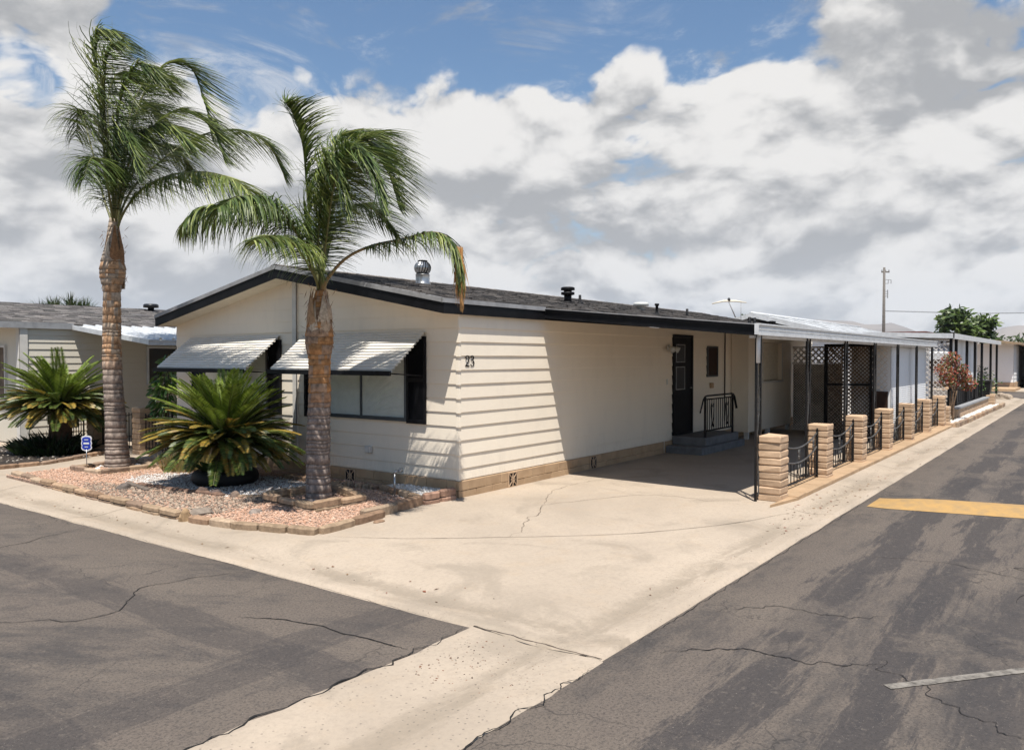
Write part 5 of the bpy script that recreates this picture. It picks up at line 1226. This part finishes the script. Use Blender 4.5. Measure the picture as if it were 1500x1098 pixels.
# fruit-like shrub against the wall's left end
t=thing('leafy_shrub','glossy green leafy shrub beside the left end of the gable wall','shrub',(.1,7.95,0))
o=MB(); branchy(o,Vector((0,0,0)),[Vector((.0,.1,1.4)),Vector((-.1,-.15,1.5)),Vector((.1,.2,1.2))],.03,(.12,.09,.05)); o.build('stem',M['bark'],t)
o=MB(); r=random.Random(8)
for (c,rad) in [(Vector((0,.05,1.35)),.34),(Vector((-.1,-.12,1.65)),.26),(Vector((.05,.0,1.95)),.20),(Vector((0,.15,1.1)),.25)]:
    for k in range(int(120*rad/.3)):
        d=Vector((r.gauss(0,1),r.gauss(0,1),r.gauss(0,1))).normalized(); b=c+d*rad*r.random()**.4; a=Vector((d.x*.7,d.y*.7,-.7+r.uniform(-.3,.5))).normalized(); L=r.uniform(.12,.22); s=a.cross(Vector((r.gauss(0,1),r.gauss(0,1),.3))).normalized()*L*.17
        cc=tuple(q*r.uniform(.7,1.3) for q in r.choice([(.06,.12,.025),(.10,.19,.04),(.16,.24,.06)])); o.add([b,b+a*L*.35+s,b+a*L*.75+s*.7,b+a*L,b+a*L*.75-s*.7,b+a*L*.35-s],[(0,1,2,3,4,5)],cc)
o.build('foliage',M['leaf'],t)
# ------------------------------------------------------------------ yard sign
sg=thing('security_sign','small blue and white yard sign on a stake beside the taller palm','sign',(-1.93,7.12,.05),R(-53))
o=MB(); o.tube([(0,0,0),(0,0,.36)],.008,6); o.build('stake',M['galv'],sg)
def octo(s,z,y):
    pts=[(-.5,-.75),(-.62,-.55),(-.55,-.3),(-.62,0),(-.55,.3),(-.62,.55),(-.5,.8),(-.15,.9),(.15,.9),(.5,.8),(.62,.55),(.55,.3),(.62,0),(.55,-.3),(.62,-.55),(.5,-.75),(.15,-.9),(-.15,-.9)]
    return [(x*s,y,z+q*s) for x,q in pts]
def plate(s,y0,y1,z): 
    mb=MB(); a=octo(s,z,y0); b=octo(s,z,y1); n=len(a); mb.add(a+b,[tuple(range(n)),tuple(reversed(range(n,2*n)))]+[(i,(i+1)%n,n+(i+1)%n,n+i) for i in range(n)]); return mb
plate(.155,.0,.012,.47).build('sign_board',M['sign_white'],sg); plate(.128,-.004,-.0005,.47).build('sign_face',M['sign_blue'],sg)
o=MB(); o.box(-.05,.05,-.008,-.0045,.455,.485); o.box(-.035,.035,-.008,-.0045,.53,.542); o.box(-.03,.03,-.008,-.0045,.40,.412); o.build('sign_marks',M['sign_white'],sg)
# ------------------------------------------------------------------ left neighbour
nh=thing('neighbour_home','beige lap-sided mobile home with grey shingle roof at the left','mobile home',(0,0,0))
NY=12.6; NX0=-.85; NX1=20; NW=7.4
o=MB(); siding_strip(o,NX0,NX1,[.1+.165*k for k in range(17)],lambda u,o_,z:(u,NY-o_,z),.018,step=1.2)
c=MB(); c.box(NX0,NX1,NY,NY+NW,.05,2.78); 
nz=lambda y:2.86+.185*(y-(NY-.06)) if y<NY+3.7 else 2.86+.185*(3.76)-.17*(y-NY-3.7)
c.add([(NX0,NY,2.78),(NX0,NY+NW,2.78),(NX0,NY+3.7,3.5)],[(0,2,1)])
wc=c.build('wall',M['siding_n'],nh); o.build('lap_siding',M['siding_n'],wc)
o=MB(); o.box(NX0-.03,NX0+.0,NY-.04,NY+.16,.1,2.86); o.box(NX0-.03,NX0+.14,NY-.045,NY-.018,.1,2.86); o.build('corner_board',M['trim'],nh)
o=MB(); shingle_roof(o,NX0-.6,NX1,NY-.06,NY+3.7,nz,[(.24,.22,.21),(.19,.18,.17),(.28,.255,.24),(.16,.15,.15)],77,.16,.33); o.add([(NX0-.6,NY+3.7,nz(NY+3.7)),(NX1,NY+3.7,nz(NY+3.7)),(NX1,NY+7.7,2.86),(NX0-.6,NY+7.7,2.86)],[(0,1,2,3)],(.15,.14,.13)); nr=o.build('roof',M['shingle'],nh)
o=MB(); o.box(NX0-.62,.3,NY-.085,NY-.06,2.74,2.885); o.box(NX0-.62,NX0-.59,NY-.06,NY+7.7,2.74,2.88); o.build('fascia',M['drip'],nr)
o=MB(); o.box(NX0-.6,NX0,NY,NY+7.5,2.76,2.775); o.build('soffit',M['trim'],nr)
o=MB(); 
for a in ((NY+.75,NY+.8,1.05,2.35),(NY+2.2,NY+2.25,1.05,2.35),(NY+.8,NY+2.2,1.05,1.1),(NY+.8,NY+2.2,2.3,2.35)): o.box(NX0-.05,NX0-.002,a[0],a[1],a[2],a[3])
wo=o.build('window',M['trim'],nh); o=MB(); o.box(NX0-.02,NX0-.006,NY+.8,NY+2.2,1.1,2.3); o.build('curtain',M['wood'],wo)
o=MB(); 
for a in ((2.15,2.2,1.35,2.35),(4.5,4.55,1.35,2.35),(2.2,4.5,1.35,1.4),(2.2,4.5,2.3,2.35)): o.box(a[0],a[1],NY-.06,NY-.018,a[2],a[3])
wo=o.build('side_window',M['whitemetal'],nh); o=MB(); o.box(2.2,4.5,NY-.04,NY-.022,1.4,2.3); o.build('window_screen',M['window_dark'],wo)
t=thing('roof_vent','low dark mushroom vent on the grey neighbouring roof','roof vent',(4.1,NY+3.3,nz(NY+3.3))); o=MB(); o.lathe([(.09,-.03),(.09,.10),(.22,.11),(.22,.19),(.18,.22),(.02,.23)],(0,0,0),18); o.build('cap',M['window_dark'],t)
# neighbour's white awning
na=thing('metal_awning','white corrugated metal awning on the beige neighbouring home','awning',(.3,NY,0))
za,zb_=2.83,2.44; yb=-3.55; L=9.0
o=MB(); n=30
for i in range(n):
    x=L*i/n; w=L/n
    for (a,b,h0,h1) in ((0,.75,0,0),(.75,.80,0,.05),(.80,.95,.05,.05),(.95,1,.05,0)):
        o.add([(x+w*a,-.02,za+h0),(x+w*b,-.02,za+h1),(x+w*b,yb,zb_+h1),(x+w*a,yb,zb_+h0)],[(0,3,2,1)])
o.build('awning_pans',M['whitemetal'],na)
o=MB(); o.add([(-.03,-.02,za-.09),(-.03,yb,zb_-.10),(-.03,yb,zb_+.01),(-.03,-.02,za+.02),(.0,-.02,za-.09),(.0,yb,zb_-.10),(.0,yb,zb_+.01),(.0,-.02,za+.02)],[(0,3,2,1),(4,5,6,7),(0,1,5,4),(3,7,6,2),(1,2,6,5)]); o.box(-.03,L,yb-.03,yb,zb_-.11,zb_+.012); o.box(-.03,L,yb-.05,yb-.03,zb_-.02,zb_+.0); o.build('awning_fascia',M['whitemetal'],na)
o=MB()
for x in (5.2,8.6): o.box(x,x+.06,yb+.03,yb+.09,0,zb_-.05)
o.build('awning_post',M['whitemetal'],na)
# gate pillars and iron fence left
for i,(x,y,lab) in enumerate(((-.25,10.75,'block gate pillar left of the taller palm, behind the dark sago'),(-.15,8.95,'block gate pillar between the taller palm and the bushy sago'))):
    o=mk_pillar(60+i,1.0,9).build('gate_pillar',M['block'],None,(x,y,.01)); tag(o,lab,'pillar','block pillars of the left gate')
def mk_gate(w,seed,name,lab,loc,rz):
    t=thing(name,lab,'gate' if 'gate' in name else 'fence panel',loc,rz)
    for z in (.14,.86):
        o=MB(); o.tube([(w*k/10,0,z+(.10*math.cos(math.pi*(k/10-.5)*1) *-1 if z>.5 else 0)+.0) for k in range(11)],.012,6); o.build('rail',M['blackiron'],t)
    n=int(w/.12)
    for k in range(n+1):
        x=w*k/n; o=MB(); o.sqtube((x,0,.10),(x,0,.86 if 0<k<n else .92),.014 if 0<k<n else .026); o.build('picket',M['blackiron'],t)
    o=MB(); 
    for s in (-1,1): o.tube([(w*.5,-.01,.2),(w*.5+s*.2,-.01,.45),(w*.5+s*.1,-.01,.65),(w*.5+s*.04,-.01,.55)],.008,6)
    o.build('scroll',M['blackiron'],t)
mk_gate(1.4,1,'iron_gate','black iron gate between the two block gate pillars',(-.05,9.0,.02),R(90))
mk_gate(1.6,2,'iron_fence_panel','short iron fence panel left of the gate pillars, behind the dark sago',(-.12,11.15,.02),R(90))
mk_gate(1.15,3,'iron_fence_panel','short iron fence panel from the right gate pillar to the cream house',(-.02,7.6,.02),R(90))
o=MB(); o.poly([(-3.0,8.62),(-2.1,8.66),(-.7,9.3),(-.35,9.4),(-.3,12.4),(-3.2,12.4)],.0,.06); struct('dark_soil_bed',o,M['soil'])
tag(edging([(-3.25,8.6),(-2.1,8.58),(-.64,9.25),(-.3,9.3)],.11,.11,.45,33).build('stone_edging',M['edge']),'curved tan stone edging of the dark bed under the left sago','edging')
o=MB(); r=random.Random(55)
for k in range(420):
    x,y=r.uniform(-3,-.4),r.uniform(8.8,12.2)
    pebble(o,x,y,.06,r.uniform(.015,.04),r.choice([(.30,.25,.2),(.12,.10,.08),(.45,.4,.35),(.08,.06,.05)]),r)
tag(o.build('bed_stones',M['stone']),'scattered stones on the dark soil under the left sago','stones',kind='stuff')
rock(-.62,10.2,.05,.25,.2,.16,(.52,.38,.26),15,'rounded tan rock at the foot of the left gate pillar')
t=thing('strappy_shrub','dark low shrub around the trunk of the left sago palm','shrub',(-1.2,10.2,.05)); o=MB(); r=random.Random(61)
for k in range(1400):
    a=r.uniform(0,6.28); rr=r.random()**.6*.75; b=Vector((math.cos(a)*rr*.9,math.sin(a)*rr*1.0,0)); d=Vector((math.cos(a)*.5+r.gauss(0,.3),math.sin(a)*.5+r.gauss(0,.3),1)).normalized(); h=r.uniform(.25,.65)*(1.1-rr*.7); w=Vector((-math.sin(a),math.cos(a),0))*.009
    o.add([b-w,b+w,b+d*h*.6+w,b+d*h+Vector((d.x,d.y,-.4))*.12,b+d*h*.6-w],[(0,1,2,3,4)],tuple(q*r.uniform(.6,1.3) for q in (.022,.038,.014)))
o.build('foliage',M['leaf'],t)
# ------------------------------------------------------------------ house B beyond the carport
hb=thing('white_roofed_home','mobile home with white ribbed metal roof beyond the carport','mobile home',(0,0,0))
BX0,BX1,BR=20.3,37.0,3.0
bz=lambda y:3.70-.25*abs(y-BR)
o=MB(); o.box(BX0+.3,BX1,-.4,6.4,.05,2.75); bwll=o.build('wall',M['siding_w'],hb)
o=MB()
for s,(ya,yb_) in ((1,(-.9,BR)),(-1,(BR,6.9))):
    o.add([(BX0,ya,bz(ya)),(BX1,ya,bz(ya)),(BX1,yb_,bz(yb_)),(BX0,yb_,bz(yb_))],[(0,1,2,3)])
x=BX0
while x<BX1:
    o.add([(x,-.9,bz(-.9)+.04),(x+.06,-.9,bz(-.9)+.04),(x+.06,BR,bz(BR)+.04),(x,BR,bz(BR)+.04),(x,-.9,bz(-.9)),(x,BR,bz(BR)),(x+.06,-.9,bz(-.9)),(x+.06,BR,bz(BR))],[(0,1,2,3),(4,0,3,5),(1,6,7,2)]); x+=2.2
rb=o.build('roof',M['pan'],hb)
o=MB(); o.tube([(BX0,BR,bz(BR)+.03),(BX1,BR,bz(BR)+.03)],.05,6); 
for ya,yb_ in ((-.9,BR),(BR,6.9)):
    o.add([(BX0-.02,ya,bz(ya)-.14),(BX0-.02,yb_,bz(yb_)-.14),(BX0-.02,yb_,bz(yb_)+.03),(BX0-.02,ya,bz(ya)+.03)],[(0,3,2,1)])
o.box(BX0-.02,BX1,-.93,-.9,bz(-.9)-.12,bz(-.9)+.02)
o.build('roof_trim',M['whitemetal'],rb)
o=MB(); o.box(BX1-.2,BX1+2.2,-.2,4.5,2.6,3.36); o.build('rear_addition',M['drip'],hb)
o=MB(); o.box(BX1-.25,BX1+2.2,-.26,4.5,3.365,3.43); o.build('addition_cap',M['rust'],hb)
# B carport
bc=thing('white_carport','white flat carport with black posts beyond the shed, beside the red-leaved tree','carport',(21.0,0,0))
o=MB(); o.add([(0,1.2,2.98),(0,-3.55,2.80),(15.2,-3.55,2.80),(15.2,1.2,2.98)],[(0,1,2,3)]); o.add([(0,1.2,3.0),(0,-3.55,2.82),(15.2,-3.55,2.82),(15.2,1.2,3.0)],[(3,2,1,0)]); o.build('roof_pans',M['pan'],bc)
o=MB(); o.add([(-.05,1.2,2.88),(-.05,-3.6,2.70),(-.05,-3.6,2.86),(-.05,1.2,3.04),(0,1.2,2.88),(0,-3.6,2.70),(0,-3.6,2.86),(0,1.2,3.04)],[(0,3,2,1),(4,5,6,7),(0,1,5,4),(2,3,7,6)]); o.box(-.05,15.2,-3.63,-3.56,2.68,2.86); o.build('fascia',M['whitemetal'],bc)
for x in (.1,1.3,4.1,6.5,8.8,12.2,14.9):
    o=MB(); o.box(x,x+.09,-3.52,-3.43,.3,2.75); o.build('post',M['blackiron'],bc)
o=MB(); lattice(o,('x',.05),-3.4,.9,.3,2.65,.17,.05); o.build('end_lattice',M['latticew'],bc)
o=MB(); o.box(1.35,8.8,-3.30,-3.26,.60,2.7); o.build('white_panel',M['siding_w'],bc)
o=MB(); o.box(.2,8.9,-3.42,-3.38,.92,1.0); o.box(.2,8.9,-3.42,-3.38,.36,.44)
for x in [ .3+.52*k for k in range(17)]: o.box(x,x+.24,-3.40,-3.365,.35,.98)
o.build('lower_railing',M['blackiron'],bc)
# low planter wall and white gravel beyond the fence
o=MB(); o.box(20.9,29.8,-3.75,-3.55,.0,.38); lw_=thing('planter_wall','low tan planter wall with a pale cap in front of the farther carport','wall',(0,0,0)); 
r=random.Random(2); o=MB(); blockwall(o,'x',-3.6,20.9,29.8,.0,.36,.14,-1,.12,.4); o.build('block_courses',M['block'],lw_)
o=MB(); o.box(20.85,29.85,-3.78,-3.56,.362,.42); o.build('cap',M['drip'],lw_)
o=MB(); o.poly([(18.0,-3.55),(18.0,-4.02),(31.0,-4.1),(31.0,-3.75)],.02,.05); struct('white_gravel_strip',o,M['soffit'])
o=MB(); r=random.Random(71)
for k in range(2500):
    x=r.uniform(18,31); y=r.uniform(-4.02,-3.75); pebble(o,x,y,.05,r.uniform(.03,.06),r.choice(WHT),r)
tag(o.build('white_gravel',M['stone']),'white gravel strip in front of the farther planter wall','gravel',kind='stuff')
tag(edging([(17.6,-3.55),(17.7,-4.08),(22,-4.12),(31,-4.2)],.14,.12,.5,40).build('stone_edging',M['edge']),'tan stone edging of the white gravel strip beyond the fence','edging')
o=mk_pillar(99,.55,5).build('block_pedestal',M['block'],None,(18.3,-3.5,.02)); tag(o,'short block pedestal beside the trunk of the red-leaved tree','pedestal')
for i,(x,y) in enumerate(((30.2,-3.6),(31.5,-3.5))):
    o=mk_pillar(120+i,.45,4).build('block_pedestal',M['block'],None,(x,y,.02)); tag(o,['short block pedestal at the end of the farther planter wall, nearer one','short block pedestal at the end of the farther planter wall, farther one'][i],'pedestal')
RED=[(.34,.06,.045),(.26,.08,.04),(.14,.13,.035),(.09,.13,.03),(.40,.14,.07)]
t=thing('crepe_myrtle','small tree with red and orange leaves beside the last fence pillar','tree',(20.0,-3.72,.05)); r=random.Random(17)
o=MB()
tips=[Vector((.1,-.12,1.65)),Vector((-.25,.25,1.6)),Vector((.45,-.2,1.4)),Vector((.05,.08,1.98)),Vector((-.3,.15,1.3)),Vector((.7,-.28,1.15)),Vector((.2,.0,1.25))]
for k in range(3): o.tube(bez([Vector((.0,.0,0)),Vector((.05*k-.03,.05*k,.45)),Vector((.1*(k-1),.1*(k-1),.95))],8),[.035*(1-.05*q) for q in range(8)],6,(.22,.15,.10))
branchy(o,Vector((0,0,.9)),tips,.02,(.22,.15,.10)); o.build('trunk',M['bark'],t)
o=MB(); leafcloud(o,[(p,.30) for p in tips],4200,.07,RED,r,1.7); o.build('crown',M['leaf'],t)
for i,(x,y,h,rad,lab) in enumerate(((30.5,-2.9,.9,.75,'round green shrub under the farther carport, nearer one'),(34.5,-3.0,.8,.8,'round green shrub under the farther carport, farther one'))):
    tree('green_shrub',lab,'shrub',(x,y,.0),.4,[((0,0,h),rad),((.3,.1,h+.5),rad*.7)],700,.10,[(.05,.10,.02),(.08,.15,.03),(.03,.06,.015)],.05,200+i)
t=thing('rubbish_bin','black wheeled bin beside the green shrubs under the farther carport','bin',(31.6,-3.35,0))
o=MB(); o.add([(-.25,-.25,.05),(.25,-.25,.05),(.25,.25,.05),(-.25,.25,.05),(-.33,-.33,1.0),(.33,-.33,1.0),(.33,.33,1.0),(-.33,.33,1.0)],[(0,3,2,1),(4,5,6,7),(0,1,5,4),(1,2,6,5),(2,3,7,6),(3,0,4,7)]); o.build('bin_body',M['window_dark'],t)
o=MB(); o.bbox(-.36,.36,-.36,.36,1.001,1.08,.02); o.build('lid',M['window_dark'],t)
o=MB(); o.tube([(-.28,.28,.1),(.28,.28,.1)],.1,12); o.build('wheels',M['rubber'],t)
rock(37.0,-3.6,.0,.5,.35,.35,(.45,.36,.28),51,'tan boulder at the side street corner, left one')
rock(38.0,-3.75,.0,.45,.3,.25,(.50,.40,.30),52,'low tan boulder at the side street corner, right one')
# ------------------------------------------------------------------ house C beyond the side street
hc=thing('tan_roofed_home','white lap-sided home with a tan roof across the side street','mobile home',(0,0,0))
CX,CY=52.0,-3.0
o=MB(); o.box(CX,CX+16,CY,CY+8,.35,3.0); wc=o.build('wall',M['siding_w'],hc)
o=MB(); siding_strip(o,CY+8,CY,[.45+.24*k for k in range(11)],lambda u,o_,z:(CX-o_,u,z),.03,step=2); siding_strip(o,CX,CX+16,[.45+.24*k for k in range(11)],lambda u,o_,z:(u,CY-o_,z),.03,step=3); o.build('lap_siding',M['siding_w'],wc)
o=MB(); blockwall(o,'y',CX-.0,CY,CY+8,0,.45,.08,-1,.15,.5); blockwall(o,'x',CY,CX-.08,CX+16,0,.45,.08,-1,.15,.5); o.build('skirting',M['block'],hc)
o=MB(); zc=lambda y:3.1+.12*(4-abs(y-CY-4))
for ya,yb_ in ((CY-.5,CY+4),(CY+4,CY+8.6)): o.add([(CX-1.2,ya,zc(ya)),(CX+16,ya,zc(ya)),(CX+16,yb_,zc(yb_)),(CX-1.2,yb_,zc(yb_)),(CX-1.2,ya,zc(ya)-.16),(CX-1.2,yb_,zc(yb_)-.16),(CX+16,ya,zc(ya)-.16)],[(0,1,2,3),(0,3,5,4),(0,4,6,1)])
o.build('roof',M['tanroof'],hc)
o=MB(); o.add([(CX-.05,CY+2.4,2.9),(CX-.05,CY+7,2.9),(CX-1.2,CY+7,2.35),(CX-1.2,CY+2.4,2.35)],[(0,1,2,3)]); o.box(CX-1.25,CX-1.2,CY+2.4,CY+7,1.95,2.38); tag(o.build('window_awning',M['whitemetal']),'white awning on the white home across the side street','awning')
o=MB(); o.box(CX-.06,CX-.035,CY+2.8,CY+6.6,1.2,2.3); o.build('window',M['wood'],hc)
o=MB(); o.box(CX+1.5,CX+12,CY-4.2,CY-.3,2.85,3.02); o.box(CX+1.6,CX+1.75,CY-4.0,CY-3.85,0,2.85); tag(o.build('carport_roof',M['tanroof']),'tan carport roof at the right edge across the side street','carport')
o=MB(); o.box(CX+3.5,CX+11,CY-3.8,CY-.5,.02,2.8); tag(o.build('carport_shade_block',M['brownwood']),'dark shaded shed under the tan carport roof at the right edge','shed')  # dark brown block added in place of the shade under this carport
o=MB(); o.poly([(47.6,-3.4),(51.9,-3.4),(51.9,.5),(47.6,.5)],.02,.16); tag(o.build('planter_bed',M['skirt']),'raised tan planter bed in front of the white home across the side street','planter')
# more park homes further off
for i,(x,y,w,l,h,m,lab) in enumerate(((60,10,9,14,2.9,'tanroof','distant home with a tan roof between the trees'),(44,14,9,12,2.8,'pan','distant home with a white roof behind the white-roofed home'))):
    t=thing('distant_home',lab,'mobile home',(x,y,0)); o=MB(); o.box(0,l,0,w,0,h); o.build('wall',M['siding_w'],t)
    o=MB(); o.add([(-.4,-.4,h),(l+.4,-.4,h),(l+.4,w/2,h+.7),(-.4,w/2,h+.7),(l+.4,w+.4,h),(-.4,w+.4,h)],[(0,1,2,3),(3,2,4,5),(0,3,5),(1,4,2)]); o.build('roof',M[m],t)
# ------------------------------------------------------------------ distant trees
def at(px,py,depth): return Wd(px,py,depth)
def fartree(label,px,ytop,pw,depth,seed,cols,lobes,size=.35,n=55,name='broadleaf_tree'):
    s=depth/FPX; base=Wd(px,524+2.05/s,depth); base.z=0; h=2.05+(524-ytop)*s; W=pw*s
    rt=Vector((math.sin(YAW),-math.cos(YAW),0)); fw=Vector((math.cos(YAW),math.sin(YAW),0))
    crown=[]
    for (u,v,rr,dd) in lobes: crown.append((tuple(rt*(u*W/2)+fw*dd*W*.3+Vector((0,0,h*v))),rr*W/2))
    return tree(name,label,'tree',tuple(base),h*.55,crown,n/(W/10)**.5,size,cols,W*.035,seed)
fartree('broad green tree with a gap in its crown, above the farther carport roof',1416,447,92,75,5,[(.055,.09,.02),(.09,.14,.03),(.03,.05,.014),(.12,.17,.045)],[(-.55,.80,.38,0),(-.30,.86,.42,.3),(-.1,.68,.42,-.3),(.25,.66,.36,.2),(.55,.76,.36,0),(.62,.62,.30,.3),(.78,.50,.25,-.2),(-.75,.66,.2,0),(.1,.58,.3,0)],.55,190)
fartree('low olive tree at the far right behind the tan roof',1490,490,50,110,6,[(.05,.08,.03),(.07,.10,.035)],[(-.3,.8,.5,0),(.3,.82,.5,.2),(.8,.75,.4,0)],.6,40)
fartree('olive treetop peeping over the white metal roof',1124,455,44,70,7,[(.09,.10,.035),(.06,.08,.03),(.13,.13,.05)],[(-.4,.88,.35,0),(.1,.88,.4,.2),(.5,.83,.4,0)],.4,60)
fartree('small grey-green treetop behind the antenna',1095,453,26,80,17,[(.05,.07,.035),(.07,.09,.04)],[(-.3,.88,.5,0),(.3,.88,.5,.2)],.4,60)
def fan_crown(label,px,ytop,depth,seed,rad=1.3):
    s=depth/FPX; b=Wd(px,524,depth); b.z=0; h=2.05+(524-ytop)*s; r=random.Random(seed); t=thing('fan_palm',label,'palm tree',tuple(b),group='palm tops over the neighbouring roof')
    o=MB(); o.tube([(0,0,0),(.1,0,h*.5),(0,0,h-.9)],[.22,.18,.16],10,(.2,.15,.11)); o.build('trunk',M['bark'],t)
    o=MB()
    for k in range(34):
        az=r.uniform(0,6.28); el=r.uniform(-.5,1.4); d=Vector((math.cos(az)*math.cos(el),math.sin(az)*math.cos(el),math.sin(el))); L=rad*r.uniform(.7,1.1); p0=Vector((0,0,h-.9)); 
        for j in range(12):
            e=p0+d*L*.35; sp=(d+Vector((r.gauss(0,.4),r.gauss(0,.4),r.gauss(0,.35)-.1))).normalized(); q=e+sp*L*.65; w=sp.cross(Vector((0,0,1)));  w=w.normalized()*.03 if w.length>.01 else Vector((.03,0,0))
            c=tuple(x*r.uniform(.7,1.3) for x in (.06,.085,.03)); o.add([p0,e+w,q-Vector((0,0,.12)),e-w],[(0,1,2,3)],c)
    o.build('crown',M['leaf'],t)
for i,(px_,yt,lab) in enumerate(((72,434,'leftmost palm top showing over the neighbouring grey roof'),(88,436,'second palm top from the left over the grey roof'),(106,431,'tallest palm top over the neighbouring grey roof'),(122,436,'rightmost palm top over the neighbouring grey roof'))): fan_crown(lab,px_,yt,34+i,300+i,1.15)
# ------------------------------------------------------------------ utility pole, antenna, wires
D=85; s=D/FPX; pb=Wd(1294,524,D); pb.z=0; H=2.05+(524-392)*s
up=thing('utility_pole','tall weathered utility pole rising behind the carport roof','utility pole',tuple(pb),YAW-R(90))
o=MB(); o.tube([(0,0,0),(0,0,H)],[.19,.12],10); o.build('pole',M['polewood'],up)
o=MB(); o.box(-.3,.55,-.06,.06,H-.55,H-.42); o.build('crossarm',M['polewood'],up)
for x in (-.25,.15,.5):
    o=MB(); o.lathe([(.03,0),(.07,.05),(.04,.1),(.07,.14),(.02,.2)],(x,0,H-.42),10); o.build('insulator',M['drip'],up)
o=MB(); o.box(.18,.75,-.03,.03,H-1.35,H-1.30); 
for z in (H-1.35,H-1.75,H-2.6,H-2.85,H-3.1): o.box(.12,.42,-.03,.03,z,z+.05)
for x in (.42,.72): o.box(x,x+.05,-.03,.03,H-1.75,H-1.3)
o.box(.35,.42,-.05,.05,H-3.3,H-2.4); o.build('hardware',M['drip'],up)
o=MB(); a=Wd(1297,455,D); 
for yy,(x0,x1) in ((455,(1297,1560)),(455.8,(1297,1560))):
    A=Wd(1297,yy,D); B=Wd(1560,yy+2,D*1.05); o.tube([A,(A+B)/2-Vector((0,0,.2)),B],.018,4)
tag(o.build('power_line',M['window_dark']),'thin power lines running right from the utility pole','power line')
t=thing('tv_antenna','pale curved antenna on the roof ridge left of the white metal roof','antenna',(19.6,3.6,3.5)); 
rt=Vector((math.sin(YAW),-math.cos(YAW),0))
o=MB(); o.tube([rt*(-.62)+Vector((0,0,.56)),rt*(-.2)+Vector((0,0,.66)),rt*(.25)+Vector((0,0,.66)),rt*(.65)+Vector((0,0,.60))],[.02,.035,.035,.02],8); o.build('dish_arm',M['soffit'],t)
o=MB(); o.tube([rt*(-.0)+Vector((0,0,.62)),rt*(.25)+Vector((0,0,.05))],.02,6); o.tube([rt*.45+Vector((0,0,.62)),rt*.45+Vector((0,0,-.2))],.012,6); o.build('mast',M['drip'],t)
o=MB(); o.lathe([(.05,0),(.06,.06),(.03,.12)],tuple(rt*0+Vector((0,0,.66))),8); o.build('receiver',M['window_dark'],t)
# ------------------------------------------------------------------ far hills
o=MB(); n=160; vs=[]
for i in range(n+1):
    az=R(-25)+R(125)*i/n; d0=4200; h=150+230*max(0,noise.noise(Vector((i*.06,2,0)))+.45)*(1.0+.5*noise.noise(Vector((i*.3,5,0))))
    for k,(dd,hh) in enumerate(((0,-5),(400,h*.45),(800,h*.8),(1300,h))):
        vs.append((math.cos(az)*(d0+dd),math.sin(az)*(d0+dd),hh*(1+.2*noise.noise(Vector((i*.5,k*2.2,0)))) if hh>0 else hh))
o.smooth=True; o.add(vs,[(i*4+k,(i+1)*4+k,(i+1)*4+k+1,i*4+k+1) for i in range(n) for k in range(3)]); struct('hills',o,M['hill'])

# ------------------------------------------------------------------ air
mb=MB(); mb.box(-300,6500,-4500,6500,-12,460); hz=mb.build('haze',None) if 0 else None
me=bpy.data.meshes.new('haze'); me.from_pydata(mb.v,[],mb.f); ho=bpy.data.objects.new('haze',me); col.objects.link(ho); ho['kind']='stuff'
hm=bpy.data.materials.new('thin_air_haze'); hm.use_nodes=True; N=hm.node_tree.nodes; N.clear(); ou=N.new('ShaderNodeOutputMaterial'); pv=N.new('ShaderNodeVolumePrincipled'); pv.inputs['Density'].default_value=.00010; pv.inputs['Color'].default_value=(.80,.86,.95,1); hm.node_tree.links.new(pv.outputs[0],ou.inputs['Volume']); me.materials.append(hm)
